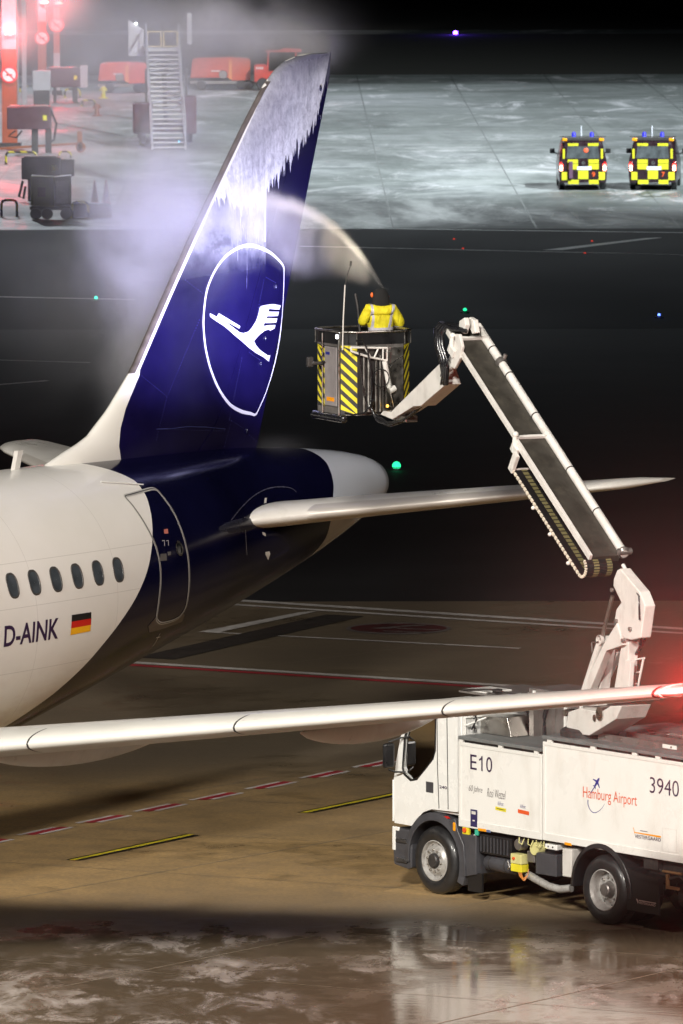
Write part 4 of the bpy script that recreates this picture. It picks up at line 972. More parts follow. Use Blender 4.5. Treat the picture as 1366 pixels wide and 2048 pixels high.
# ---- kit hanging under the panels
def under(name, x0, x1, z0, z1, m, y0=-.06, y1=-.4, bev=.012): return MB().box(x1, x0, y1, y0, z0, z1).build(name, m, truck, bevel=bev)
bb = under('battery_box', -.95, -1.68, .71, .99, M['black'])
mb = MB()
for i in range(9): mb.box(-1.02-i*.075, -1.0-i*.075, -.06, -.045, .74, .96)
mb.build('box_ribs', M['grey'], bb)
mb = MB(); L_ = [(.02, 0), (.085, .02), (.115, .06), (.118, .62), (.085, .67), (.02, .69)]
mb.lathe(L_, (-.98, -.19, .575), (-1, 0, 0), 28); at_ = mb.build('air_tank', M['grey'], truck, smooth=50)
mb = MB()
for x in (-1.15, -1.50): mb.lathe([(.121, -.012), (.124, 0), (.121, .012)], (x, -.19, .575), (-1, 0, 0), 28)
mb.build('tank_strap', M['chassis'], at_)
yb = MB().box(-2.00, -1.76, -.12, .02, .66, .80).build('control_box', M['yellowbox'], truck, bevel=.008)
MB().box(-2.00, -1.76, -.12, .018, .545, .655).build('control_box_lower', M['yellow'], yb, bevel=.008)
MB().cyl((-1.84, .02, .735), (-1.84, .04, .735), .022, 12).build('rotary_switch', M['textred'], yb)
mb = MB()
for k in range(4): mb.tube([(-1.92-.02*k, .0, .55), (-1.97-.03*k, .03, .50-.02*k), (-2.05-.01*k, .02, .47-.01*k), (-2.10, -.02, .52), (-2.08, -.05, .60)], .007, 6)
mb.build('cables', [pm('cable_yellow_red', (.45, .16, .03), .4)], yb, smooth=50)
mb = MB(); mb.lathe([(0, .03), (.085, .03), (.095, .015), (.095, -.1), (0, -.1)], (-2.22, -.06, .905), (0, 1, 0)); rg = mb.build('round_filter', M['yellowbox'], truck, smooth=40)
mb = MB(); mb.lathe([(0, .03), (.075, .03), (.085, .015), (.085, -.1), (0, -.1)], (-1.86, -.06, .93), (0, 1, 0)); mb.build('hose_reel', M['brushed'], truck, smooth=40)
under('small_pump', -2.03, -2.20, .70, .86, M['brushed'])
under('grey_tank', -2.26, -2.72, .56, .87, M['grey'], -.03); under('grey_tank', -2.72, -2.86, .62, .86, M['chassis'], -.10)
sk = under('socket_box', -2.50, -2.76, .945, 1.02, M['cabwhite'], .0, -.2)
mb = MB()
for x in (-2.58, -2.68): mb.cyl((x, .0, .985), (x, .006, .985), .013, 10)
mb.build('socket', M['chassis'], sk)
under('white_cabinet', -2.91, -3.11, .60, 1.0, M['acgrey'], .02, -.3)
mb = MB(); mb.tube([(-1.95, -.15, .50), (-2.2, -.1, .46), (-2.5, -.08, .40), (-2.75, -.08, .385), (-2.95, -.12, .42)], .055, 12); mb.build('exhaust_pipe', M['rim'], truck, smooth=50)
mb = MB(); mb.cyl((-.72, .0, 1.02), (-.72, .03, 1.02), .035, 12); eb = mb.build('stop_button', M['textred'], truck); MB().box(-.80, -.66, -.03, .005, .96, 1.06).build('button_plate', M['yellow'], eb)
under('green_label', -.93, -1.0, .97, 1.05, M['green'], .0, -.03, .003); under('hanging_bracket', -.88, -.93, .82, .97, M['cabwhite'], -.02, -.06, .004)
for x in (-1.9, -2.1, -2.28, -2.45):
    MB().tube([(x, -.03, 1.04), (x-.03, .0, .97), (x-.09, .0, .95), (x-.11, -.03, 1.03)], .009, 6).build('looped_cable', M['yellowbox'], truck, smooth=50)
mb = MB(); mb.tube([(-1.62, -.05, .66), (-1.70, .02, .68), (-1.74, .02, .60), (-1.66, -.02, .56)], .012, 6); mb.build('tank_pipe', M['steel'], truck, smooth=50)
# rear fender, flap, rear odds
mb = MB(); arc_band(mb, -3.74, .50, .585, .655, -2, 186, .035, -.60, 28); rf_ = mb.build('rear_fender', M['black'], truck, smooth=35, bevel=.008)
mb = MB(); mb.prism([(-4.30, .86), (-4.98, .80), (-4.98, .70), (-4.30, .74)], .0, -.55); mb.box(-4.98, -4.30, -.03, .0, .28, .74); fl = mb.build('mud_flap', M['black'], rf_)
mb = MB(); text_decal(mb, 'VESTERGAARD', lambda a, b_: (-4.56-a, .006, .395+b_), .36, .035, bold=.015); mb.add([(-4.50, .006, .46), (-4.53, .006, .46), (-4.555, .006, .42), (-4.545, .006, .39)], [(0, 1, 2, 3)]); mb.add([(-4.56, .006, .437), (-4.56, .006, .45), (-4.93, .006, .45), (-4.93, .006, .437)], [(0, 1, 2, 3)]); mb.build('flap_lettering', M['acgrey'], fl)
mb = MB(); mb.box(-6.5, -4.6, -.5, -.15, .82, .98); mb.box(-4.9, -4.6, -.15, -.05, .9, 1.05); mb.lathe([(.0, 0), (.16, .03), (.17, .5), (0, .55)], (-5.2, -.3, .55), (-1, 0, 0)); mb.tube([(-4.9, -.1, .9), (-5.1, -.1, .8), (-5.3, -.1, .86), (-5.5, -.1, .78)], .02, 8); mb.build('rear_frame', M['chassis'], truck, smooth=40)
mb = MB(); mb.box(-5.32, -5.06, -.10, -.06, .66, .70); mb.box(-5.10, -5.06, -.10, -.06, .70, .86); mb.cyl((-5.4, -.06, .9), (-5.0, -.06, .9), .02); mb.build('rear_bracket', pm('bracket_brown', (.3, .17, .08), .4, .4), truck)

# ---- boom: all its parts lie along one vertical plane; bw() takes boom coordinates to truck coordinates
def bw(x, y, z): return tuple(TR.loc(BM.w(x, y, z)))
def bside(u, v, y=0.): q = BM.side(u, v, y); return (q[0], q[2])
def bprism(px, y0, y1, mi=0, mb=None, ref=None):
    mb = mb or MB(); poly = [bside(u, v, max(y0, y1) if ref is None else ref) for u, v in px]
    s0 = len(mb.v); mb.prism(poly, y0, y1, mi); mb.map(bw, s0); return mb
def bb(name, mb, m, parent=truck, **k): mb.map(bw); return mb.build(name, m, parent, **k)
ts = bprism([(1136, 1424), (1131, 1466), (1178, 1471), (1205, 1455), (1232, 1438), (1243, 1412), (1220, 1412), (1200, 1425), (1160, 1416)], .24, -.24).build('turret', M['boomwhite'], truck, bevel=.012)
mb = MB(); mb.lathe([(.42, 0), (.42, .12), (.36, .16), (0, .16)], (.05, -.05, 2.52), (0, 0, 1), 36); mb.map(bw); mb.build('turntable', M['chassis'], ts, smooth=40)
mb = MB(); mb.cyl((-.78, .26, 2.98), (-.78, -.26, 2.98), .10, 20); mb.map(bw); mb.build('pivot_pin', M['steel'], ts, smooth=40)
for x_, z_ in ((-.62, 2.90), (.25, 2.88)):
    mb = MB(); mb.cyl((x_, .25, z_), (x_, -.25, z_), .05, 16); mb.map(bw); mb.build('pivot_pin', M['steel'], ts, smooth=40)
lb_ = bprism([(1153, 1398), (1172, 1398), (1212, 1302), (1246, 1290), (1233, 1246), (1206, 1290), (1166, 1378)], .22, .10)
bprism([(1166, 1398), (1190, 1398), (1236, 1305), (1226, 1302)], -.10, -.20, mb=lb_)
bprism([(1195, 1410), (1217, 1410), (1235, 1290), (1240, 1270), (1224, 1270)], .08, -.08, mb=lb_, ref=-.1)
lower = lb_.build('lower_boom', M['boomwhite'], truck, bevel=.008)
bprism([(1226, 1392), (1250, 1392), (1258, 1284), (1244, 1281)], .16, .0, mb=None).build('support_arm', M['boomwhite'], lower, bevel=.008)
bprism([(1243, 1392), (1256, 1392), (1261, 1322), (1250, 1320)], .2, .13).build('support_cover', M['acwhite'], lower, bevel=.006)
mb = MB(); P_ = lambda u, v, y=0.: (bside(u, v, y)[0], y, bside(u, v, y)[1])
mb.tube([P_(1225, 1192, .13), P_(1202, 1282, .13)], .028, 14); cyl = bb('lift_ram_rod', mb, M['steel'], lower, smooth=40)
mb = MB(); mb.tube([P_(1203, 1280, .13), P_(1170, 1380, .13)], [.062, .055], 16); mb.lathe([(.075, 0), (.075, .05)], P_(1203, 1280, .13), (0, 1, 0)); bb('lift_ram', mb, M['boomwhite'], lower, smooth=40)
mb = MB(); mb.tube([P_(1196, 1284, .2), P_(1184, 1285, .2), (P_(1184, 1305, .2))], .012, 6); bb('ram_guard', mb, M['brushed'], lower, smooth=40)
elb = bprism([(1227, 1158), (1226, 1172), (1242, 1205), (1232, 1219), (1229, 1238), (1236, 1261), (1248, 1277), (1262, 1280), (1281, 1276), (1290, 1212), (1279, 1184), (1262, 1164), (1240, 1137), (1234, 1140)], .20, .03)
elbow = elb.build('elbow_frame', M['boomwhite'], truck, bevel=.015)
mb = MB()
for u, v in ((1234, 1242), (1248, 1281), (1226, 1180), (1262, 1258)): mb.cyl(P_(u, v, .20), P_(u, v, .20)[:1]+(.235,)+P_(u, v, .20)[2:], .03, 14)
bb('pins', mb, M['brushed'], elbow, smooth=40)
mb = MB(); mb.tube([P_(1246, 1130, -.15), P_(1262, 1158, -.15), P_(1281, 1190, -.18), P_(1295, 1208, -.18), P_(1291, 1270, -.18)], .03, 8); bb('conduit', mb, M['boomwhite'], elbow, smooth=50)
mb = MB(); mb.tube([P_(1245, 1140, -.1), P_(1268, 1172, .05), P_(1281, 1196, .15), P_(1284, 1250, .15), P_(1282, 1290, .1), P_(1268, 1315, .0)], .022, 10); mb.tube([P_(1254, 1135, -.2), P_(1285, 1185, -.22), P_(1295, 1230, -.24), P_(1290, 1280, -.22), P_(1270, 1318, -.1), P_(1262, 1345, 0)], .018, 8)
mb.tube([P_(1250, 1150, .05), P_(1263, 1167, .12), P_(1278, 1192, .21), P_(1279, 1240, .22)], .014, 8); bb('hydraulic_hose', mb, M['hose'], elbow, smooth=50)
mb = MB(); y_ = .02
for a, b_ in (((1287, 1318), (1272, 1392)), ((1264, 1322), (1262, 1392))): mb.tube([P_(*a, y_), P_(*b_, y_)], .018, 8)
for a, b_ in (((1262, 1321), (1289, 1316)), ((1263, 1346), (1282, 1344)), ((1260, 1369), (1277, 1367))): mb.tube([P_(*a, y_), P_(*b_, y_)], .014, 8)
bb('ladder_frame', mb, M['boomwhite'], lower, smooth=50)
# main boom
q0 = np.array([-.50, 5.17]); q1 = np.array([3.86, 8.09]); dv = (q1-q0)/np.linalg.norm(q1-q0); nv = np.array([-dv[1], dv[0]]); LB = float(np.linalg.norm(q1-q0))
def bp(s_, h, y): q = q0+dv*s_+nv*h; return (q[0], y, q[1])
nvec = (nv[0], 0, nv[1])
def bbeam(mb, s0, s1, h0, h1, y0, y1, mi=0): return mb.beam(bp(s0, (h0+h1)/2, (y0+y1)/2), bp(s1, (h0+h1)/2, (y0+y1)/2), abs(y1-y0), abs(h1-h0), (0, 1, 0), mi)
sm = 2.68
mb = MB(); bbeam(mb, 0, sm, .0, -.10, -.24, .22); bbeam(mb, sm, LB, .0, -.09, -.23, .20); mboom = bb('main_boom', mb, M['trough'], truck, bevel=.006)
mb = MB(); bbeam(mb, 0, sm, -.06, .03, .215, .262); bbeam(mb, sm, LB, -.05, .03, .198, .238); bb('boom_flange', mb, M['boomwhite'], mboom, bevel=.004)
mb = MB(); mb.tube([bp(-.02, .03, -.285), bp(LB+.02, .03, -.285)], .062, 18); tb = bb('fluid_pipe', mb, M['boomwhite'], mboom, smooth=40)
for s_ in (.95, 1.9, 3.15, 4.1, 4.72):
    mb = MB(); mb.lathe([(.0645, -.012), (.066, 0), (.0645, .012)], bp(s_, .03, -.285), (dv[0], 0, dv[1]), 18); bb('pipe_joint', mb, M['chassis'], tb, smooth=40)
for s_ in (sm, LB-.25):
    mb = MB()
    bbeam(mb, s_-.015, s_+.03, .0, .05, -.25, .25); mb.cyl(bp(s_-.1, -.16, .27), bp(s_, .08, .27), .035, 14); mb.ball(bp(s_, .09, .27), .045, 8); mb.cyl(bp(s_, -.05, -.28), bp(s_, .09, -.24), .04, 12)
    bbeam(mb, s_-.2, s_-.02, -.16, -.04, .24, .30)
    bb('boom_bracket', mb, M['acwhite'], mboom, bevel=.006)
mb = MB(); mb.lathe([(.08, -.05), (.09, 0), (.08, .05)], bp(LB-.85, .03, -.285), (dv[0], 0, dv[1]), 16); mb.cyl(bp(LB-.85, .04, -.30), bp(LB-.82, .16, -.33), .03); mb.lathe([(.08, -.04), (.10, 0), (.08, .04)], bp(.02, .03, -.285), (dv[0], 0, dv[1]), 16); mb.cyl(bp(.02, .05, -.2), bp(.02, .05, -.40), .05); bb('pipe_valve', mb, M['brushed'], mboom, smooth=40)
# energy chain: lower run and the turn at its foot
path = []; r_c = .13; hoff = -.06-2*r_c
for s_ in np.arange(sm-.28, .02, -.085): path.append((s_, hoff))
for a in np.linspace(0, 180, 12)[1:]: path.append((.0-r_c*math.sin(rad(a)), hoff+r_c-r_c*math.cos(rad(a))))
mbd = MB(); mby = MB(); mbz = MB(); mbl = MB(); yl, yr = .33, -.10
for i in range(len(path)-1):
    (s0, h0), (s1, h1) = path[i], path[i+1]; a = bp(s0, h0, 0); b_ = bp(s1, h1, 0); a = np.array(a); b_ = np.array(b_); cx_ = a*.5+b_*.5
    f0 = a+(b_-a)*.14; f1 = a+(b_-a)*.86
    O = lambda P, y: (P[0], y, P[2])
    mbd.beam(O(a, (yl+yr)/2), O(b_, (yl+yr)/2), yl-yr-.03, .022, (0, 1, 0))
    mby.beam(O(f0, .16), O(f1, .16), .085, .030, (0, 1, 0)); mbz.beam(O(f0, yr+.05), O(f1, yr+.05), .085, .030, (0, 1, 0))
    mbl.beam(O(f0, yl), O(f1, yl), .026, .042, (0, 1, 0))
ec = bb('energy_chain', mbd, M['black'], truck); olive = pm('chain_olive', (.17, .155, .07), .45); bb('chain_bars', mby, olive, ec); bb('chain_bars', mbz, olive, ec); bb('chain_links', mbl, pm('chain_pale', (.70, .64, .52), .4), ec, bevel=.004)
mb = MB(); bbeam(mb, sm-.34, sm-.22, -.05, hoff-.03, yl-.02, yl+.03); mb.cyl(bp(sm-.3, hoff, yl+.03), bp(sm-.3, hoff, yr), .025, 10)
bb('chain_bracket', mb, M['boomwhite'], ec, smooth=50)
for s_ in (1.55, .95, .3): mb = MB(); mb.ball(bp(s_, hoff-.03, yl+.03), .03, 8); bb('chain_knob', mb, M['boomwhite'], ec, smooth=50)
# head of the boom: brackets, hose loop
mb = MB(); bbeam(mb, LB-.22, LB+.10, .0, .03, -.20, .22); bb('head_cover', mb, M['trough'], mboom)
hd = bprism([(908, 668), (914, 698), (903, 716), (899, 732), (908, 738), (919, 716), (924, 694), (918, 668)], .26, .21)
bprism([(928, 635), (918, 642), (917, 662), (926, 668), (931, 650)], .1, .02, mb=hd); bprism([(938, 634), (947, 640), (951, 666), (944, 668), (936, 650)], -.02, -.10, mb=hd)
bprism([(903, 706), (889, 728), (900, 738), (915, 718)], .12, .06, mb=hd); hd.build('boom_head', M['boomwhite'], truck, bevel=.012)
mb = MB(); mb.tube([P_(925, 706, -.05), P_(895, 752, -.05)], .055, 16); mb.tube([P_(915, 722, .14), P_(892, 745, .14)], .04, 12); bb('tilt_ram', mb, M['boomwhite'], truck, smooth=40)
mb = MB()
for dy, du, dv_ in ((.12, 0, 0), (.17, 4, 4), (.07, -3, -3), (.2, 9, 6)):
    mb.tube([P_(930+du*.3, 656+dv_, dy-.1), P_(905, 652+dv_, dy), P_(884+du, 648+dv_*.6, dy+.05), P_(874+du, 660+dv_, dy+.1), P_(876+du, 690, dy+.1), P_(884+du, 718, dy+.1), P_(888+du*.7, 745, dy+.08), P_(884+du, 768, dy+.02)], .032, 10)
bb('hose_bundle', mb, M['hose'], truck, smooth=50)
jb = MB(); c0_ = bside(884, 751); c1_ = bside(772, 832)
jb.prism([bside(u, v, .16) for u, v in ((878, 728), (891, 769), (841, 812), (826, 813), (784, 839), (760, 829), (766, 822), (782, 824), (790, 815))], .16, -.10)
jib = bb('jib', jb, M['boomwhite'], truck, bevel=.010)
mb = MB(); mb.box(*sorted((bside(826, 813)[0], bside(800, 838)[0])), -.08, .12, bside(812, 838)[1]-.03, bside(812, 830)[1]); bb('jib_valve_block', mb, M['steel'], jib, bevel=.01)
mb = MB(); mb.tube([P_(884, 765, .1), P_(838, 815, -.02), P_(815, 838, .05), P_(780, 850, .1), P_(755, 840, .15), P_(742, 815, .2), P_(745, 800, .22)], .032, 10); mb.tube([P_(830, 822, .1), P_(805, 842, .12), P_(775, 846, .15), P_(752, 830, .2)], .02, 8); bb('jib_hose', mb, M['hose'], jib, smooth=50)

# ---- basket
bx0, bx1, hw, bz0, bz1, ch_ = 6.41, 7.54, .565, 6.66, 7.90, .18
oct_ = [(bx0, -hw+ch_), (bx0, hw-ch_), (bx0+ch_, hw), (bx1-ch_, hw), (bx1, hw-ch_), (bx1, -hw+ch_), (bx1-ch_, -hw), (bx0+ch_, -hw)]
mb = MB(); ins = [(x+(.03 if x < 7 else -.03), y*(1-.05)) for x, y in oct_]
n_ = 8
for k in range(n_):
    a, b_ = oct_[k], oct_[(k+1) % n_]; c_, d_ = ins[k], ins[(k+1) % n_]
    zt = bz1-.17
    mb.add([(*a, bz0), (*b_, bz0), (*b_, zt), (*a, zt), (*c_, bz0), (*d_, bz0), (*d_, zt), (*c_, zt)], [(0, 1, 2, 3), (5, 4, 7, 6), (3, 2, 6, 7)])
mb.add([(*p, bz0+.002) for p in oct_], [tuple(range(8))]); mb.add([(*p, bz0+.10) for p in ins], [tuple(range(8))])
bk = bb('basket', mb, M['brushed'], truck)
mb = MB()
for k in range(n_):
    a, b_ = [(x+(-.008 if x < 7 else .008), y*1.012) for x, y in (oct_[k], oct_[(k+1) % n_])]
    mb.add([(*a, bz1-.19), (*b_, bz1-.19), (*b_, bz1-.02), (*a, bz1-.02)], [(0, 1, 2, 3)])
    c_, d_ = ins[k], ins[(k+1) % n_]; mb.add([(*a, bz1-.02), (*b_, bz1-.02), (*d_, bz1-.02), (*c_, bz1-.02)], [(0, 1, 2, 3)]); mb.add([(*c_, bz1-.19), (*d_, bz1-.19), (*d_, bz1-.02), (*c_, bz1-.02)], [(0, 1, 2, 3)])
bb('padded_rim', mb, M['black'], bk)
mb = MB(); loop = [(x+(-.02 if x < 7 else .02), y*1.04, bz1) for x, y in oct_]; mb.tube(loop+[loop[0]], .018, 8)
mb.tube([(x, y*1.0, bz1+.0) for x, y in ins[3:8]], .014, 8)
for k in range(8):
    p = loop[k]; mb.tube([(p[0], p[1], bz1-.2), (p[0], p[1], bz1)], .012, 6)
bb('hand_rail', mb, M['steel'], bk, smooth=50)
def stripes(a, b_, z0, z1, off, name):
    a = np.array(a, float); b_ = np.array(b_, float); d = b_-a; L = np.linalg.norm(d); d /= L; nn = np.array([d[1], -d[0]])
    c = np.array([(bx0+bx1)/2, 0]); nn = nn if (a-c)@nn > 0 else -nn; mb = MB()
    def pt(t_, z): q = a+d*t_*L+nn*off; return (q[0], q[1], z)
    mb.add([pt(0, z0), pt(1, z0), pt(1, z1), pt(0, z1)], [(0, 1, 2, 3)], 0)
    def pt2(t_, z): q = a+d*t_*L+nn*(off+.003); return (q[0], q[1], z)
    pw_ = .155; z = z0-.30
    while z < z1:
        poly = [(0, z+.22), (1, z), (1, z+pw_*.5), (0, z+.22+pw_*.5)]
        out = []
        bmq = [(t_, min(max(q, z0), z1)) for t_, q in poly]
        if max(q for _, q in bmq)-min(q for _, q in bmq) > .02: mb.add([pt2(t_, q) for t_, q in bmq], [(0, 1, 2, 3)], 1)
        z += pw_
    return bb(name, mb, [M['chassis'], M['yellow']], bk)
stripes(oct_[2], oct_[1], bz0+.01, bz1-.20, .006, 'hazard_stripes')
stripes(oct_[7], oct_[0], bz0+.01, bz1-.20, .006, 'hazard_stripes')
stripes((bx1-ch_-.02, hw), (bx1-ch_-.26, hw), bz0+.10, bz1-.22, .006, 'hazard_stripes')
mb = MB(); mb.box(6.70, 7.10, hw+.002, hw+.018, bz0+.12, bz1-.24); dr_ = bb('basket_door', mb, pm('door_mauve_grey', (.34, .31, .31), .45, .3, dirt=(.2, .17, .16)), bk, bevel=.006)
mb = MB(); ribd = [(6.69, bz0+.11), (7.11, bz0+.11), (7.11, bz1-.23), (6.69, bz1-.23)]; ribbon(mb, ribd, .014, lambda x, z: (x, hw+.004, z)); bb('door_gap', mb, M['chassis'], dr_)
mb = MB(); mb.box(6.78, 7.02, hw+.018, hw+.024, bz0+.19, bz0+.25); bb('orange_reflector', mb, M['amber'], dr_)
mb = MB(); mb.box(6.93, 7.05, hw+.018, hw+.023, bz1-.36, bz1-.32); bb('blue_badge', mb, M['textblue'], dr_)
mb = MB(); mb.cyl((7.1, hw+.02, bz1-.47), (7.1, hw+.05, bz1-.47), .016, 8); mb.cyl((7.1, hw+.05, bz1-.47), (7.03, hw+.05, bz1-.47), .010, 8); bb('door_latch', mb, M['chassis'], dr_)
mb = MB()
for x in (6.60, 7.14): mb.tube([(x, hw+.03, bz0), (x, hw+.03, bz1-.05)], .014, 8)
bb('corner_rail', mb, M['steel'], bk, smooth=50)
mb = MB(); mb.cyl((6.55, hw-.02, bz0-.05), (7.50, hw-.02, bz0-.05), .065, 16); mb.ball((6.55, hw-.02, bz0-.05), .065, 8); bb('bumper_roll', mb, M['hose'], bk, smooth=50)
# mechanism on the face towards the boom
mb = MB(); mb.box(bx0-.02, bx0, -.02, hw-ch_, bz0+.02, bz1-.22); bb('recess_plate', mb, M['chassis'], bk)
mb = MB()
for y in (.30, .22, .10, .03): mb.cyl((bx0-.05, y, bz0+.05), (bx0-.05, y, bz1-.35), .018 if y != .22 else .03, 10)
mb.box(bx0-.10, bx0-.02, -.12, -.04, bz0+.1, bz1-.3); mb.box(bx0-.06, bx0-.0, -hw+ch_+.03, -.14, bz0+.02, bz1-.24); bb('guide_rods', mb, M['steel'], bk, bevel=.004)
tr_ = MB()
def bface(u, v, X):
    r = ray(u, v); t_ = (X-(C0-BM.o)@BM.f)/(r@BM.f); P = C0+r*t_; q = BM.loc(P); return (q[0], q[1], q[2])
Xf = bx0-.10
def ftube(mb, pts, r, n=8, X=Xf): mb.tube([bface(u, v, X) for u, v in pts], r, n)
ftube(tr_, [(702, 695), (774, 696), (774, 721), (737, 714), (702, 702), (702, 695)], .018)
ftube(tr_, [(757, 696), (748, 716)], .014); ftube(tr_, [(730, 696), (740, 712)], .014); ftube(tr_, [(766, 696), (766, 720)], .012)
bb('link_frame', tr_, M['boomwhite'], bk, smooth=50)
mb = MB(); ftube(mb, [(769, 722), (779, 775)], .040, 14); ftube(mb, [(779, 782), (790, 776)], .05, 12); bb('levelling_ram', mb, M['boomwhite'], bk, smooth=40)
mb = MB(); ftube(mb, [(779, 775), (788, 814)], .018, 10); bb('ram_rod', mb, M['steel'], bk, smooth=40)
mb = MB(); X2 = Xf-.04
mb.tube([bface(u, v, X2) for u, v in ((712, 682), (725, 680), (735, 700), (742, 740), (744, 780), (740, 812), (728, 826), (706, 830), (690, 826))], .014, 8)
mb.tube([bface(u, v, X2) for u, v in ((718, 700), (722, 740), (728, 790), (735, 815))], .012, 8)
mb.tube([bface(u, v, X2) for u, v in [(762+16*math.cos(a), 756+18*math.sin(a)) for a in np.linspace(0, 2*math.pi, 20)]], .008, 6)
mb.tube([bface(u, v, X2) for u, v in ((780, 735), (792, 720), (805, 712))], .008, 6); bb('basket_hose', mb, M['hose'], bk, smooth=50)
mb = MB(); mb.box(bx0-.03, bx0-.01, -.36, -.12, bz0+.25, bz0+.55); bb('inspection_cover', mb, M['steel'], bk)
mb = MB(); p_ = bface(775, 812, Xf-.05); mb.ball(p_, .02, 8); bb('amber_marker', mb, em('amber_lit', (1, .5, .05), 6), bk, smooth=60)
p_ = bface(676, 672, bx0-.02); p_ = (6.62, hw+.05, bz1-.07)
mb = MB(); mb.cyl(p_, (p_[0]+.02, p_[1]-.05, p_[2]), .05, 14); lh = bb('work_lamp', mb, M['chassis'], bk, smooth=40)
mb = MB(); mb.ball(p_, .030, 8, sy=.6); bb('lamp_lens', mb, em('lamp_white', (.85, .9, 1), 25), lh, smooth=60)
lamp('jet_fill_light', 'SPOT', tuple(BM.w(7.45, -.35, 8.05)), 900, (1, .90, .76), .05, tuple(at(640, 425, 113.8)), 50, 1.0)  # added spot that brightens the jet, no lamp body behind it
# whip aerial
a0 = bface(685, 812, bx0+.03); mb = MB(); mb.tube([bface(685, 700, bx0+.02), bface(686.5, 640, bx0+.02), bface(690, 570, bx0+.02)], .011, 8); an = bb('whip_pole', mb, M['acgrey'], bk, smooth=50)
mb = MB(); mb.tube([bface(690, 570, bx0+.02), bface(696, 545, bx0+.02), bface(701, 532, bx0+.02)], .007, 6); mb.tube([bface(701, 532, bx0+.02), bface(702, 522, bx0+.02)], .018, 8); bb('whip_tip', mb, M['chassis'], an, smooth=50)
mb = MB(); mb.box(7.1, 7.16, hw+.02, hw+.22, bz1-.52, bz1-.47); mb.box(7.12, 7.2, hw+.18, hw+.28, bz1-.55, bz1-.40); bb('basket_mirror', mb, M['chassis'], bk, bevel=.02)
mb = MB(); mb.tube([(7.36, -.15, bz1-.1), (7.38, -.12, bz1+.3), (7.42, -.10, bz1+.50)], .02, 8); nz = bb('spray_monitor', mb, M['chassis'], bk, smooth=50)

# two blue-white work lamps of the basket light the fin
for P_l, T_l, pw_, an_ in ((BM.w(7.3, .75, 7.1), AC.w(-4.6, .2, 7.8), 8000, 40), (BM.w(7.4, .72, 6.9), tuple(at(250, 290, 118)), 4000, 78)):
    lamp('basket_work_light', 'SPOT', tuple(P_l), pw_, (.58, .58, 1.0), .06, tuple(T_l), an_, 1.0)

# ================================================================== OPERATOR
def skin_mesh(name, chain_v, chain_e, radii, m, parent=None, sub=2, root=0):
    me = bpy.data.meshes.new(name); me.from_pydata([tuple(v) for v in chain_v], chain_e, []); me.materials.append(m)
    o = bpy.data.objects.new(name, me); COL.objects.link(o)
    if parent: o.parent = parent
    md = o.modifiers.new('skin', 'SKIN'); md.use_smooth_shade = True
    for i, r in enumerate(radii):
        sv = me.skin_vertices[0].data[i]; sv.radius = r if isinstance(r, tuple) else (r, r); sv.use_root = (i == root)
    s_ = o.modifiers.new('sub', 'SUBSURF'); s_.levels = sub; s_.render_levels = sub
    return o
pc = BM.w(7.02, -.32, 0); zf = bz0+.10
PZ = 1.78/1.78
# person axes: +y is the way they face, +x their right hand... x to the right of the picture
V = [(0, 0, .98), (0, .01, 1.14), (0, .0, 1.32), (0, -.01, 1.45), (0, .02, 1.53), (0, .04, 1.62), (0, .05, 1.72),
     (-.19, .0, 1.43), (-.27, .07, 1.20), (-.14, .30, 1.25), (-.09, .38, 1.27),
     (.19, .0, 1.42), (.30, .02, 1.16), (.20, .26, 1.12), (.12, .36, 1.18),
     (-.09, 0, .92), (-.11, .02, .50), (-.12, -.02, .08), (-.12, .12, .04),
     (.09, 0, .92), (.11, .02, .50), (.12, -.02, .08), (.12, .12, .04)]
E_ = [(0, 1), (1, 2), (2, 3), (3, 4), (4, 5), (5, 6), (3, 7), (7, 8), (8, 9), (9, 10), (3, 11), (11, 12), (12, 13), (13, 14), (0, 15), (15, 16), (16, 17), (17, 18), (0, 19), (19, 20), (20, 21), (21, 22)]
Rd = [(.12, .085), (.11, .08), (.12, .08), (.10, .07), .055, (.075, .085), (.085, .095), .065, .050, .038, .030, .065, .050, .038, .030, .085, .058, .042, .035, .085, .058, .042, .035]
person = skin_mesh('person', V, E_, Rd, M['skin'])
person.location = (pc[0], pc[1], zf); person.rotation_euler = (0, 0, rad(14))
tag(person, 'person in yellow reflective jacket and black hood spraying from the raised basket', 'person')
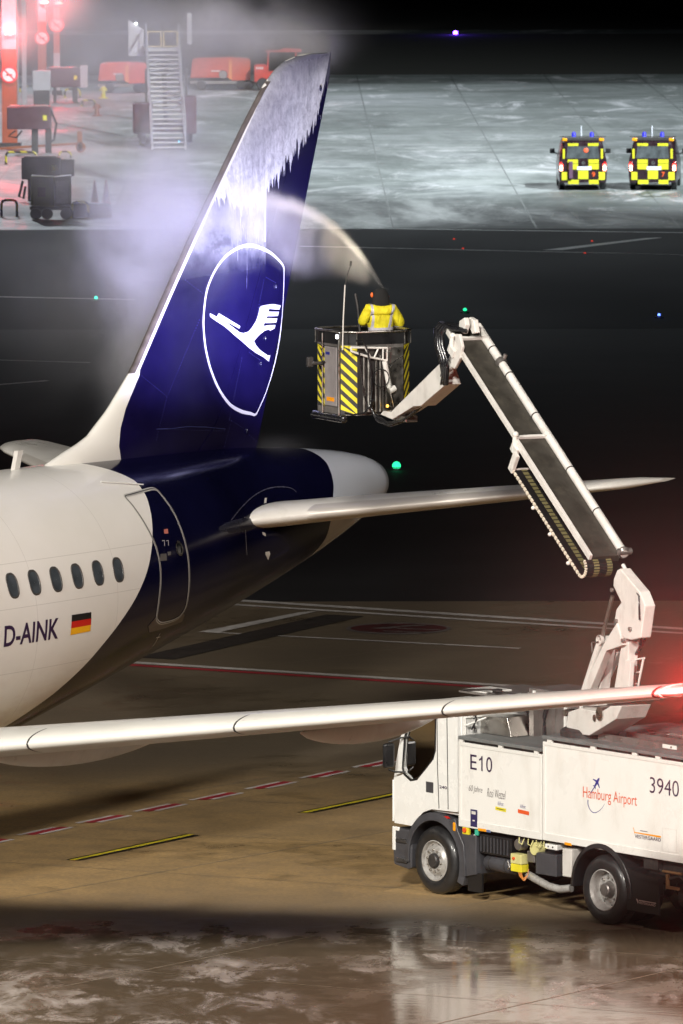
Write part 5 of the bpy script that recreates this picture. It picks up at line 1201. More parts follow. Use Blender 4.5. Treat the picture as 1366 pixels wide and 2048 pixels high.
def hivis():
    m, t, b = mat('hivis_jacket'); o = t.obj(); s = t.sep(o)
    n = t.noise(o, 9, 4, .6)
    y = t.mixc(t.mr(n, .3, .7), (.60, .50, .010), (.82, .72, .02))
    n2 = t.m('MULTIPLY', t.m('SUBTRACT', t.noise(o, 4, 3, .5), .5), .05)
    zz = t.m('ADD', s[2], n2)
    band = t.m('LESS_THAN', t.m('ABSOLUTE', t.m('SUBTRACT', zz, 1.135)), .026)
    vx = t.m('ABSOLUTE', t.m('SUBTRACT', t.m('ADD', s[0], t.m('MULTIPLY', t.m('SUBTRACT', s[2], 1.3), -.25)), .135))
    v1 = t.m('MULTIPLY', t.m('LESS_THAN', vx, .024), t.m('LESS_THAN', s[1], .06))
    v2 = t.m('MULTIPLY', t.m('LESS_THAN', t.m('ABSOLUTE', t.m('ADD', s[0], .155)), .020), t.m('LESS_THAN', s[1], .06))
    vv = t.m('MULTIPLY', t.m('MAXIMUM', v1, v2), t.m('GREATER_THAN', s[2], 1.13))
    f = t.m('MAXIMUM', band, vv)
    t.put(b.inputs['Base Color'], t.mixc(f, y, (.50, .48, .52))); t.put(b.inputs['Roughness'], t.mr(f, 0, 1, .75, .35))
    bn = t.n('ShaderNodeBump'); bn.inputs['Strength'].default_value = .9; bn.inputs['Distance'].default_value = .03
    t.l(t.noise(t.scale(o, 1, 1, .6), 11, 3, .55, .8), bn.inputs['Height']); t.l(bn.outputs[0], b.inputs['Normal']); return m
M['hivis'] = hivis(); M['hood'] = pm('hood_black', (.010, .010, .010), .9, var=.4, scale=30, bump=.8)
JV = [(0, 0, 1.00), (0, .0, 1.10), (0, -.01, 1.22), (0, -.02, 1.36), (0, -.01, 1.46), (-.17, -.01, 1.43), (-.275, .05, 1.22), (-.17, .27, 1.25), (.17, -.01, 1.42), (.315, .02, 1.20), (.24, .25, 1.12)]
jk = skin_mesh('jacket', JV, [(0, 1), (1, 2), (2, 3), (3, 4), (4, 5), (5, 6), (6, 7), (4, 8), (8, 9), (9, 10)], [(.20, .16), (.205, .165), (.215, .165), (.20, .15), (.12, .11), (.095, .10), (.085, .08), .055, (.095, .10), (.095, .09), .06], M['hivis'], person)
tv = [(0, 0, .98), (-.10, .0, .88), (-.115, .02, .50), (-.12, -.01, .12), (.10, .0, .88), (.115, .02, .50), (.12, -.01, .12)]
skin_mesh('trousers', tv, [(0, 1), (1, 2), (2, 3), (0, 4), (4, 5), (5, 6)], [(.185, .14), .115, .085, .075, .115, .085, .075], pm('trousers_orange_red', (.55, .075, .02), .7, var=.2, bump=.4), person)
hv = [(0, -.02, 1.475), (0, -.01, 1.56), (0, .02, 1.66), (0, .045, 1.735), (-.15, -.01, 1.485), (.15, -.01, 1.48)]
skin_mesh('hood', hv, [(0, 1), (1, 2), (2, 3), (0, 4), (0, 5)], [(.17, .12), (.155, .13), (.125, .13), (.085, .10), (.085, .08), (.085, .08)], M['hood'], person)
mb = MB(); mb.ball((-.135, .0, 1.64), .030, 10, sx=.7, sz=1.35); mb.ball((.132, .06, 1.60), .022, 10, sx=.6, sz=1.3); mb.build('ear_defender', pm('ear_orange', (.85, .16, .03), .4), person, smooth=60)
mb = MB()
for sg, hx, hy, hz in ((-1, -.09, .39, 1.27), (1, .12, .37, 1.18)):
    mb.ball((hx, hy+.03, hz), .042, 8, sz=.6)
    for k in range(4): mb.tube([(hx+(-.03+.02*k), hy+.055, hz+.01), (hx+(-.03+.02*k), hy+.095, hz+.005), (hx+(-.03+.02*k), hy+.10, hz-.03), (hx+(-.03+.02*k), hy+.075-.005*k, hz-.045)], [.011, .010, .009, .008], 8)
    mb.tube([(hx-sg*.03, hy+.02, hz), (hx-sg*.055, hy+.06, hz-.01), (hx-sg*.045, hy+.09, hz-.03)], [.012, .010, .008], 8)
mb.build('gloves', M['hood'], person, smooth=60)
mb = MB(); mb.box(-.05, .06, -.165, -.155, .965, 1.015); mb.build('belt_label', M['acgrey'], person)
for sx_ in (-.12, .12):
    mb = MB(); mb.box(sx_-.05, sx_+.05, -.10, .19, 0.0, .10); mb.build('boot', M['black'], person, bevel=.03)

# ================================================================== ESCORT VANS
M['vdark'] = pm('van_dark', (.022, .010, .014), .3, var=.1, coat=.5)
M['vyellow'] = pm('van_yellow', (.50, .50, .02), .4, var=.05)
M['taillit'] = em('tail_lamp_lit', (1, .05, .04), 12)
M['tailhot'] = em('tail_lamp_hot', (1, .35, .22), 30)
M['plate'] = pm('number_plate', (.65, .68, .75), .35, var=.05)
def make_van():
    v = empty('escort_van')
    mb = MB()   # body as cross-sections from tail (y=0) to nose (y=4.9)
    def sec(y, w_, zt, wt, zb=.32, sh=1.22):
        return [(-w_*.97, y, zb), (-w_, y, .60), (-w_, y, 1.0), (-w_*.985, y, sh), (-wt-.05, y, zt-.22), (-wt, y, zt-.06), (-wt+.12, y, zt), (wt-.12, y, zt), (wt, y, zt-.06), (wt+.05, y, zt-.22), (w_*.985, y, sh), (w_, y, 1.0), (w_, y, .60), (w_*.97, y, zb)]
    mb.loft([sec(.0, .93, 1.90, .72), sec(.07, .95, 1.96, .76), sec(.6, .95, 1.98, .78), sec(2.9, .95, 1.98, .78), sec(3.3, .95, 1.93, .76), sec(4.0, .94, 1.26, .74, .3, 1.1), sec(4.7, .90, 1.02, .70, .3, .9), sec(4.9, .80, .85, .66, .35, .7)])
    body = mb.build('body', M['vdark'], v, smooth=50, bevel=.01)
    mb = MB(); mb.add([(-.66, -.012, 1.28), (.66, -.012, 1.28), (.60, -.004, 1.76), (-.60, -.004, 1.76)], [(0, 1, 2, 3)]); rw_ = mb.build('rear_window', pm('van_glass_lit', (.07, .08, .085), .12, var=.5, scale=3, coat=.8), body)
    mb = MB(); mb.ball((.12, -.02, 1.60), .10, 8, sy=.2); mb.build('rear_occupant_vest', pm('vest_orange', (.8, .12, .05), .5), rw_)
    mb = MB(); q = lambda x0, x1, z0, z1, mi=0: mb.box(x0, x1, -.018, .03, z0, z1, mi)
    q(-.60, -.18, 1.77, 1.88); q(.20, .62, 1.77, 1.88); q(-.80, -.71, 1.27, 1.66); q(.71, .80, 1.27, 1.66)
    q(-.60, -.19, 1.08, 1.24); q(.22, .63, 1.08, 1.24); q(-.60, -.19, .84, 1.06); q(.22, .63, .84, 1.06)
    q(-.19, .22, .46, .80); q(-.84, -.60, .42, .74); q(.63, .88, .42, .74); q(-.58, -.16, .26, .43); q(.24, .63, .26, .43)
    mb.build('reflective_panels', M['vyellow'], body)
    mb = MB(); mb.box(-.23, .34, -.03, .0, .82, .96); mb.build('number_plate', M['plate'], body)
    mb = MB(); mb.lathe([(0, 0), (.07, 0), (.07, .02), (0, .02)], (.02, -.01, 1.10), (0, -1, 0), 16); mb.build('badge', M['steel'], body)
    for sg in (-1, 1):
        mb = MB(); mb.box(sg*.93-.11*(sg > 0)-.0, sg*.93+.11*(sg < 0), -.03, .12, .78, 1.15); tl = mb.build('tail_lamp', pm('lamp_red', (.5, .02, .02), .25), body, bevel=.02)
        mb = MB(); mb.box(sg*.86-.05, sg*.86+.05, -.045, .0, .80, .98); mb.build('lit_bulb', M['tailhot'], tl, bevel=.01)
        mb = MB(); mb.box(sg*.86-.06, sg*.86+.06, -.038, .0, .98, 1.06); mb.build('lit_ring', M['taillit'], tl, bevel=.01)
        mb = MB(); mb.box(sg*1.02, sg*1.22, 3.3, 3.42, 1.32, 1.52); mb.beam((sg*.9, 3.4, 1.3), (sg*1.05, 3.38, 1.36), .05, .05, (0, 1, 0)); mb.build('mirror', M['black'], body, bevel=.04)
        for y in (.85, 3.95):
            mb = MB(); mb.lathe([(.2, -.11), (.33, -.11), (.345, -.07), (.345, .09), (.3, .11), (.0, .10)], (sg*.82, y, .345), (sg, 0, 0), 24); mb.build('wheel', M['rubber'], body, smooth=40)
    mb = MB(); mb.box(-.80, .82, .15, .35, 1.97, 2.10); lbx = mb.build('light_bar', M['chassis'], body, bevel=.02)
    MB().box(-.82, -.62, .12, .37, 1.95, 2.08).build('amber_lamp', M['amber'], lbx, bevel=.03); MB().box(.64, .84, .12, .37, 1.95, 2.08).build('amber_lamp', M['amber'], lbx, bevel=.03)
    mb = MB(); mb.beam((-.92, .3, 2.13), (.92, .3, 2.13), .05, .03, (0, 1, 0)); mb.build('roof_rack', M['chassis'], body)
    for x in (-.35, .36):
        mb = MB(); mb.lathe([(.0, .20), (.05, .19), (.08, .15), (.085, .02), (.09, 0), (0, 0)], (x, .3, 2.12), (0, 0, 1), 16); mb.build('blue_beacon', em('beacon_blue', (.03, .03, .9), .55) if 'beacon' not in M else M['beacon'], lbx, smooth=50)
    mb = MB(); mb.tube([(-.05, .5, 2.0), (-.05, .5, 2.55)], .022, 8); mb.build('aerial', M['plate'], body)
    return v
v1 = make_van(); v1.location = (9.60, 298.4, 0); v1.rotation_euler = (0, 0, rad(0))
tag(v1, 'chequered yellow escort van with an orange vest in its rear window, left of the pair', 'van', 'escort vans parked on the far apron')
v2 = copy_tree(v1); v2.location = (12.36, 298.3, 0); v2.rotation_euler = (0, 0, rad(-5.2))
tag(v2, 'yellow and dark chequered escort van turned slightly, with dark rear window, right of the pair', 'van', 'escort vans parked on the far apron')
for o in list(v2.children_recursive):
    if o.name.startswith('rear_occupant_vest'): bpy.data.objects.remove(o)
mb = MB(); mb.box(-.56, -.40, -.14, -.02, .48, 1.16); dd = mb.build('open_flap', pm('flap_mauve', (.10, .05, .09), .4), None, bevel=.02); dd.parent = v1.children[0]
def num(s, vn):
    mb = MB(); text_decal(mb, s, lambda a, b_: (.36+a, -.022, .55+b_), .13, .19, bold=.02); o = mb.build('unit_number', M['textred'], vn.children[0])
num('9', v1); num('7', v2)

# ================================================================== STAND KIT UNDER THE RED LAMPS, left background
def base(u, v): g_ = G(u, v); return g_[0], g_[1], g_[1]/F
M['colorange'] = pm('column_orange', (.30, .07, .025), .5, var=.15, dirt=(.25, .08, .04))
M['colwhite'] = pm('column_white', (.42, .40, .42), .5, var=.08)
M['signred'] = pm('sign_red', (.60, .04, .04), .4); M['signwhite'] = pm('sign_white', (.75, .75, .75), .4)
M['redlamp'] = em('obstruction_lamp', (1, .10, .08), 45)
def stand_column(u, vb, ulw, vtop_orange, v_sign, sgn_r, lamps, label, v_low=None):
    X, Y, s = base(u, vb); z = lambda v: (vb-v)*s; w_ = ulw*s/2
    c = empty('stand_column', (X, Y, 0)); tag(c, label, 'column', 'columns of the stand passenger bridge')
    zo = z(vtop_orange)
    mb = MB(); mb.box(-w_, w_, -w_, w_, z(vb if v_low is None else v_low), zo, 0); mb.box(-w_*.98, w_*.98, -w_*.98, w_*.98, zo, zo+9, 1)
    if v_low is not None: mb.box(-w_*.99, w_*.99, -w_*.99, w_*.99, 0, z(v_low), 1)
    mb.build('shaft', [M['colorange'], M['colwhite']], c, bevel=.02)
    mb = MB(); mb.box(-w_*1.5, w_*1.5, -w_*1.5, w_*1.5, 0, .25); mb.build('foot', M['chassis'], c, bevel=.03)
    r_ = sgn_r*s; mb = MB(); mb.lathe([(0, .03), (r_, .03), (r_, 0), (0, 0)], (0, -w_-.05, z(v_sign)), (0, 1, 0), 28); sg = mb.build('round_sign', M['signred'], c)
    mb = MB(); mb.lathe([(0, -.006), (r_*.78, -.006), (r_*.78, 0)], (0, -w_-.05, z(v_sign)), (0, 1, 0), 28); mb.build('sign_face', M['signwhite'], sg)
    mb = MB(); mb.beam((-r_*.6, -w_-.062, z(v_sign)+r_*.6), (r_*.6, -w_-.062, z(v_sign)-r_*.6), .004, r_*.16, (0, 1, 0)); mb.build('sign_bar', M['signred'], sg)
    mb = MB(); mb.box(-r_*.35, r_*.35, -w_-.060, -w_-.058, z(v_sign)-.05, z(v_sign)+.03); mb.build('sign_symbol', M['chassis'], sg)
    for (ul, vl) in lamps:
        dx = (ul-u)*s; zz = z(vl); mb = MB(); mb.box(dx-.16, dx+.12, -w_-.35, -w_-.12, zz-.07, zz+.02); mb.beam((dx, -w_-.3, zz-.05), (dx*.3, 0, zz-.05), .05, .05, (0, 0, 1)); lo = mb.build('lamp_bracket', M['chassis'], c)
        mb = MB(); mb.lathe([(0, .12), (.07, .10), (.10, .04), (.10, 0), (0, 0)], (dx, -w_-.24, zz+.02), (0, 0, 1), 14); mb.ball((dx-.16, -w_-.24, zz+.03), .05, 8, sx=1.8, sz=.6); mb.build('red_lamp', M['redlamp'], lo, smooth=50)
        lamp('stand_red_lamp', 'POINT', (X+dx, Y-w_-.7, zz+.1), 900, (1, .05, .06), .15)
    return c
stand_column(20, 296, 30, 98, 149, 17, [(24, 69)], 'nearest orange column, its round sign lowest of the three, beside the large cabinet')
stand_column(85, 212, 17, 44, 76, 15, [(94, 7)], 'middle orange column with faded round sign between the other two columns')
stand_column(114, 190, 13, 66, 50, 15, [(122, 8)], 'farthest column with a bright round sign and a short orange band', 106)
for u, vb_, w__, lab in ((34, 250, 7, 'thin grey post just right of the nearest orange column'), (49, 235, 9, 'thin grey post between the nearest and the middle orange column')):
    X, Y, s = base(u, vb_); mb = MB(); mb.box(X-w__*s/2, X+w__*s/2, Y-.2, Y+.2, 0, 12); mb.box(X-w__*s, X+w__*s, Y-.35, Y+.35, 0, .1)
    tag(mb.build('service_post', pm('post_grey', (.35, .3, .32), .5), bevel=.02), lab, 'post')
# equipment cabinets hung on legs
def cabinet(name, u0, u1, v0, v1_, vb_, legs, m, label, side=None):
    X, Y, s = base((u0+u1)/2, vb_); z = lambda v: (vb_-v)*s; x = lambda u: (u-(u0+u1)/2)*s
    c = empty(name, (X, Y, 0)); tag(c, label, 'cabinet', 'equipment cabinets on the stand')
    mb = MB(); mb.box(x(u0), x(u1), -.4, .5, z(v1_), z(v0)); h = mb.build('housing', m, c, bevel=.05)
    mb = MB(); mb.box(x(u0)+.1, x(u1)-.15, -.3, .4, z(v0), z(v0)+.05); mb.build('lid', M['brushed'], h, bevel=.02)
    for ul, wl in legs:
        mb = MB(); mb.box(x(ul)-wl*s/2, x(ul)+wl*s/2, -.1, .1, 0, z(v1_)); mb.build('leg', M['chassis'], c)
    mb = MB(); mb.box(x(u1)-.35, x(u1)-.18, -.405, -.40, (z(v0)+z(v1_))/2-.1, (z(v0)+z(v1_))/2+.12); mb.build('warning_label', M['yellow'], h)
    if side:
        mb = MB(); mb.box(x(side[0]), x(side[1]), -.38, .45, z(side[3]), z(side[2])); mb.build('side_unit', M['colwhite'], c, bevel=.03)
    return c, X, Y, s
M['cabdark'] = pm('cabinet_maroon', (.075, .028, .035), .35, var=.2, coat=.3)
c1, X1, Y1, s1 = cabinet('equipment_cabinet', 15, 103, 213, 258, 306, ((70, 13), (97, 12)), M['cabdark'], 'maroon cabinet on two legs right of the nearest orange column')
mb = MB(); mb.tube([(-.6, -.45, 1.0), (-.9, -.45, .75), (-.55, -.45, .7), (-.3, -.45, 1.0)], .04, 8); mb.tube([(.95, -.3, 1.9), (1.2, -.3, 1.3), (1.1, -.3, .6), (.95, -.3, .5)], .05, 8); mb.build('cable', M['hose'], c1, smooth=50)
mb = MB(); mb.beam((-1.3, 0, .2), (2.3, 0, .42), .12, .1, (0, 1, 0)); mb.box(2.1, 2.32, -.1, .1, .1, .95); mb.lathe([(.0, 0), (.22, 0), (.22, .12), (0, .12)], (2.25, -.1, .25), (0, 1, 0)); mb.build('tow_bar', pm('tow_orange', (.25, .08, .03), .5), c1)
c2, X2_, Y2_, s2 = cabinet('equipment_cabinet', 93, 162, 136, 174, 205, ((110, 6), (150, 10)), M['cabdark'], 'maroon cabinet with a white frame, farthest back under the middle column', (160, 176, 131, 175))
c3, X3, Y3, s3 = cabinet('equipment_cabinet', 44, 122, 314, 358, 402, ((60, 8),), M['cabdark'], 'maroon cabinet with white side unit, just behind the yellow trailer', (122, 149, 318, 352))
mb = MB(); mb.tube([(-.7, -.45, .80), (-.85, -.5, .2), (-.68, -.5, .12), (-.6, -.5, .6)], .05, 8); mb.build('cable', M['hose'], c3, smooth=50)
mb = MB(); X, Y, s = base(88, 212); mb.box(X-.45, X+.45, Y-3.2, Y-2.6, .9, 1.9); mb.box(X-.4, X+.4, Y-3.15, Y-2.65, 0, .9, 1); tag(mb.build('control_post', [M['colwhite'], M['chassis']], bevel=.05), 'white-topped control post in front of the middle orange column', 'post')
# ground power trailer
X, Y, s = base(106, 438); tl_ = empty('power_trailer', (X, Y, 0)); tag(tl_, 'yellow and white ground power trailer on small black wheels', 'trailer')
mb = MB(); mb.prism([(-.80, .52), (.06, .48), (.06, 1.58), (-.80, 1.63)], -.45, .45); mb.build('housing', pm('trailer_yellow', (.33, .29, .05), .5, var=.1, dirt=(.2, .15, .05)), tl_, bevel=.03)
mb = MB(); mb.prism([(.065, .48), (.68, .52), (.68, 1.64), (.065, 1.58)], -.44, .45); sp = mb.build('side_housing', M['colwhite'], tl_, bevel=.02)
mb = MB(); mb.box(.12, .60, -.452, -.446, .60, 1.45); mb.build('access_panel', M['signwhite'], sp)
mb = MB(); mb.box(-.55, -.25, -.456, -.45, .85, 1.20); mb.build('control_panel', pm('panel_brown', (.22, .10, .04), .5), tl_)
mb = MB(); mb.box(-.85, .66, -.4, .42, .36, .50); mb.build('undercarriage', M['black'], tl_, bevel=.02)
for x, y in ((-.62, -.38), (-.2, -.42), (.50, -.38), (-.62, .38), (.5, .38)):
    mb = MB(); mb.lathe([(.0, -.06), (.2, -.06), (.22, 0), (.2, .06), (.0, .06)], (x, y, .22), (0, 1, 0), 22); mb.build('wheel', M['rubber'], tl_, smooth=40)
# hoop barriers, black and yellow bands
def hoop_mat():
    m, t, b = mat('hoop_bands'); o = t.obj(); s = t.sep(o)
    f = t.m('GREATER_THAN', t.m('FRACT', t.m('MULTIPLY', t.m('ADD', t.m('ADD', s[0], s[2]), 20), 1.9)), .5)
    t.put(b.inputs['Base Color'], t.mixc(f, (.55, .46, .03), (.02, .018, .018))); b.inputs['Roughness'].default_value = .4; return m
M['hoop'] = hoop_mat(); gh = 'black and yellow hoop barriers'
def hoop(u0, u1, vt, vb_, label, r=.05):
    X, Y, s = base((u0+u1)/2, vb_); w_ = (u1-u0)*s/2; h = (vb_-vt)*s; mb = MB()
    mb.tube([(-w_, 0, 0), (-w_, 0, h-.15), (-w_+.05, 0, h-.04), (-w_+.16, 0, h), (w_-.16, 0, h), (w_-.05, 0, h-.04), (w_, 0, h-.15), (w_, 0, 0)], r, 10)
    for x in (-w_, w_): mb.lathe([(0, .02), (.11, .02), (.12, 0)], (x, 0, 0), (0, 0, 1), 12)
    o = mb.build('hoop_barrier', M['hoop'], smooth=50); o.location = (X, Y, 0); tag(o, label, 'barrier', gh)
hoop(3, 34, 400, 434, 'hoop barrier left of the yellow trailer, nearest the edge of the stand')
hoop(144, 176, 404, 436, 'hoop barrier at the right side of the yellow trailer')
hoop(12, 72, 304, 329, 'long low hoop barrier behind the yellow trailer, beside the nearest column')
hoop(118, 142, 303, 322, 'small hoop barrier under the tow bar of the large cabinet', .04)
hoop(40, 76, 172, 184, 'far hoop barrier below the thin grey posts', .05)
hoop(130, 160, 178, 196, 'far hoop barrier in front of the farthest cabinet', .05)
hoop(164, 190, 200, 212, 'far low hoop barrier right of the farthest cabinet', .05)
for u, vt, vb_, lab in ((207, 172, 197, 'far yellow hydrant post, rightmost of the two'), (194, 207, 232, 'brown hydrant post on the apron, nearer of the two')):
    X, Y, s = base(u, vb_); h = (vb_-vt)*s; mb = MB(); mb.lathe([(.25, 0), (.25, .05), (.12, .07), (.10, h*.6), (.15, h*.65), (.14, h*.9), (.0, h)], (0, 0, 0), (0, 0, 1), 16); mb.cyl((-.2, 0, h*.7), (.2, 0, h*.7), .05)
    o = mb.build('hydrant_post', M['yellow'] if vt == 172 else M['colorange'], smooth=50); o.location = (X, Y, 0); tag(o, lab, 'hydrant')
M['cone'] = pm('cone_red', (.28, .05, .05), .5, var=.2)
for u, lab in ((187, 'red traffic cone standing nearest the yellow trailer'), (210, 'red traffic cone half lost in the spray, right of the other')):
    X, Y, s = base(u, 412); mb = MB(); mb.box(-.2, .2, -.2, .2, 0, .05); mb.lathe([(.15, .05), (.13, .2), (.07, .6), (.025, .92), (.0, .93)], (0, 0, 0), (0, 0, 1), 20)
    o = mb.build('traffic_cone', M['cone'], smooth=40); o.location = (X, Y+1.5, 0); tag(o, lab, 'cone')
X, Y, s = base(190, 436); mb = MB(); mb.prism([(-.9, .0), (-.9, .42), (-.7, .55), (.5, .50), (.62, .35), (.62, 0)], -.3, .3); o = mb.build('equipment_crate', M['chassis'], bevel=.04); o.location = (X, Y+.5, 0); tag(o, 'low dark equipment crate under the two red cones', 'crate')

# passenger stairs truck
M['railgrey'] = pm('rail_grey', (.35, .35, .38), .7)
X, Y, s = base(338, 300); st_ = empty('passenger_stairs', (X, Y, 0), rad(2.6)); tag(st_, 'mobile passenger stairs with yellow platform gates, half hidden by mist', 'stairs')
W_ = .74; y1_, z1_ = 12.5, 4.05
def stair_pt(f_): return (0, y1_*f_, z1_*f_)
mb = MB()
for sg in (-1, 1): mb.beam((sg*W_, 0, .15), (sg*W_, y1_, z1_+.1), .08, .30, (1, 0, 0))
mb.build('stringer', M['colwhite'], st_)
mb = MB()
for i in range(22): mb.box(-W_, W_, y1_*i/22, y1_*i/22+.32, z1_*(i+.6)/22-.02, z1_*(i+.6)/22+.03)
mb.build('steps', M['acgrey'], st_)
mb = MB()
for sg in (-1, 1):
    mb.tube([(sg*W_, .1, .2), (sg*W_, .1, 1.15), (sg*W_, y1_, z1_+1.1)], .035, 8)
    for f_ in np.linspace(.08, .96, 9): mb.tube([(sg*W_, y1_*f_, z1_*f_), (sg*W_, y1_*f_, z1_*f_+1.05)], .025, 6)
mb.build('handrail', M['railgrey'], st_)
mb = MB()
for i in range(7):
    f0, f1 = .42+.08*i, .42+.08*(i+1); zz = -.25; mb.beam((-W_, y1_*f0, z1_*f0+zz), (W_, y1_*f1, z1_*f1+zz), .05, .05, (0, 0, 1)); mb.beam((W_, y1_*f0, z1_*f0+zz), (-W_, y1_*f1, z1_*f1+zz), .05, .05, (0, 0, 1))
mb.build('bracing', M['railgrey'], st_)
mb = MB(); mb.box(-.85, .85, y1_, y1_+1.6, z1_-.1, z1_+.02); pf = mb.build('platform', M['colwhite'], st_)
for sg in (-1, 1):
    mb = MB(); mb.tube([(sg*.06, y1_-.05, z1_+.1), (sg*.06, y1_-.05, z1_+.78), (sg*.68, y1_-.05, z1_+.78), (sg*.68, y1_-.05, z1_+.1), (sg*.06, y1_-.05, z1_+.1)], .04, 8); mb.build('platform_gate', pm('gate_yellow', (.62, .45, .08), .4), pf, smooth=50)
mb = MB(); mb.prism([(-1.55, 3.7), (-.85, 3.7), (-.85, 4.9), (-1.0, 5.0), (-1.55, 5.35)], y1_+.2, y1_+1.4); mb.box(1.15, 1.35, y1_, y1_+1.2, z1_+.2, z1_+1.6); mb.build('side_canopy', M['colwhite'], pf)
mb = MB(); mb.ball((-1.2, y1_+.1, z1_+1.15), .05, 8); mb.build('platform_lamp', em('lamp_small_white', (.9, .95, 1), 30), pf, smooth=50)
mb = MB(); mb.box(-1.15, 1.15, 5.2, 12.5, .55, .85); mb.box(-1.5, -.6, 4.6, 6.2, .5, 1.9); mb.box(.75, 1.35, 4.6, 6.0, .5, 2.2); mb.build('chassis', M['cabdark'], st_, bevel=.08)
mb = MB()
for sg in (-1, 1):
    for y in (1.9, 3.4): mb.beam((sg*.9, 5.2, .6), (sg*.9, 5.3, y), .1, .1, (1, 0, 0))
mb.beam((0, 6, .8), (0, 9.5, 3.0), .2, .2, (1, 0, 0)); mb.build('lift_frame', M['chassis'], st_)
for sg in (-1, 1):
    for y in (6.5, 11.0):
        mb = MB(); mb.lathe([(0, -.14), (.4, -.14), (.45, -.08), (.45, .08), (.4, .14), (0, .14)], (sg*1.05, y, .45), (1, 0, 0), 24); mb.build('wheel', M['rubber'], st_, smooth=40)

# orange-red service units at the back
def service_unit(u, vb_, L, H_, label, lit=True):
    X, Y, s = base(u, vb_); c = empty('start_unit', (X, Y, 0)); tag(c, label, 'service unit', 'orange-red service units at the back of the apron')
    m = M['suorange']; hl = L/2
    mb = MB(); mb.prism([(-hl, .60), (-hl+.12, .55+H_), (-hl+.35, .62+H_), (hl-.55, .66+H_), (hl-.12, .60+H_), (hl, .50+H_), (hl, .48), (hl-1.0, .45), (hl-1.05, .62)], -.75, .75); h = mb.build('housing', m, c, bevel=.06)
    mb = MB(); mb.box(hl-1.15, hl-.98, -.765, -.75, .55, H_+.5); mb.build('edge_band', pm('band_light_orange', (.80, .30, .08), .4), h)
    mb = MB(); mb.box(-.5, .0, -.765, -.752, .95, 1.02); mb.build('maker_strip', M['signwhite'], h)
    mb = MB(); mb.lathe([(0, 0), (.23, 0), (.2, .04)], (hl-1.45, -.76, .80), (0, -1, 0), 20); mb.build('hose_port', M['brushed'], h)
    mb = MB(); mb.box(hl-.9, hl-.15, -.6, .6, .62+H_, .66+H_); mb.build('roof_grille', M['chassis'], h)
    mb = MB(); mb.box(-hl, hl+.3, -.6, .6, .30, .45); mb.build('trailer_bed', M['brushed'], c)
    for x in (-hl+.6, hl-.5, hl-.1):
        mb = MB(); mb.lathe([(0, -.1), (.24, -.1), (.26, 0), (.24, .1), (0, .1)], (x, -.6, .26), (0, 1, 0), 20); mb.build('wheel', M['rubber'], c, smooth=40)
    return c
M['suorange'] = pm('unit_orange_red', (.62, .085, .035), .4, var=.1, coat=.3)
service_unit(441, 178, 3.2, 1.05, 'orange-red service trailer beside the tip of the tail fin, left of the red tractor')
service_unit(246, 184, 2.6, .95, 'dim orange-red service trailer behind the passenger stairs, leftmost of the units')
X, Y, s = base(556, 180); tc = empty('tow_tractor', (X, Y, 0)); tag(tc, 'red open-frame tow tractor partly behind the tip of the tail fin', 'tractor')
mb = MB(); mb.prism([(-1.25, .45), (-1.25, 1.35), (-.65, 1.38), (-.5, 1.0), (1.3, 1.0), (1.3, .45)], -.7, .7); tb_ = mb.build('body', M['red'], tc, bevel=.05)
mb = MB()
for x in (-.55, .9):
    for y in (-.62, .62): mb.beam((x, y, 1.0), (x+.05, y, 2.05), .09, .09, (0, 1, 0))
mb.box(-.65, 1.25, -.72, .72, 2.03, 2.12); mb.prism([(.1, 2.12), (.3, 2.22), (1.2, 2.18), (1.3, 2.12)], -.5, .5); mb.build('cab_frame', M['red'], tb_, bevel=.02)
mb = MB(); [mb.box(-1.14+.10*k, -1.08+.10*k, -.708, -.704, 1.12, 1.25) for k in range(4)]; mb.build('white_marks', M['signwhite'], tb_)
for x in (-.8, .8):
    for y in (-.68, .68):
        mb = MB(); mb.lathe([(0, -.12), (.3, -.12), (.34, 0), (.3, .12), (0, .12)], (x, y, .34), (0, 1, 0), 22); mb.build('wheel', M['rubber'], tc, smooth=40)
mb = MB(); mb.beam((-1.25, 0, .4), (-2.0, 0, .35), .08, .08, (0, 1, 0)); mb.build('tow_hitch', M['chassis'], tc)

# ================================================================== AIRFIELD LAMPS
def edge_lamp(u, v, col, st, label, r=.07, pw_=0, tall=.04):
    g_ = G(u, v); c = empty('taxiway_lamp', (g_[0], g_[1], 0)); tag(c, label, 'lamp', 'small airfield lamps')
    mb = MB(); mb.lathe([(.14, 0), (.14, .03), (.04, .05), (.035, tall), (r*.9, tall+.01), (r, tall+.03), (0, tall+.03)], (0, 0, 0), (0, 0, 1), 18); mb.build('stem', M['chassis'], c, smooth=40)
    mb = MB(); mb.ball((0, 0, tall+.06), r, 10); mb.build('lens', em('lens_'+label.split()[0], col, st), c, smooth=60)
    if pw_: lamp('taxiway_light', 'POINT', (g_[0], g_[1]-.25, tall+.25), pw_, col, .05)
edge_lamp(793, 940, (.02, .75, .28), 2.2, 'green airfield lamp on the dark taxiway beside the tail cone', .10)
edge_lamp(930, 626, (.02, .75, .30), 2.0, 'green airfield lamp just above the head of the boom', .055)
edge_lamp(192, 602, (.05, .9, .6), 3, 'green airfield lamp left of the tail fin beyond the spray', .05)
edge_lamp(911, 69, (.14, .04, 1), 40, 'violet-blue airfield lamp alone on the far dark field', .14, 60)
edge_lamp(1318, 636, (.1, .2, 1), 5, 'small blue airfield lamp on the taxiway, rightmost of all', .04)
edge_lamp(358, 288, (.1, .6, 1), 8, 'pale blue airfield lamp at the foot of the passenger stairs', .04)
edge_lamp(112, 912, (1, .4, .02), 12, 'amber airfield lamp seen over the back of the fuselage', .05)
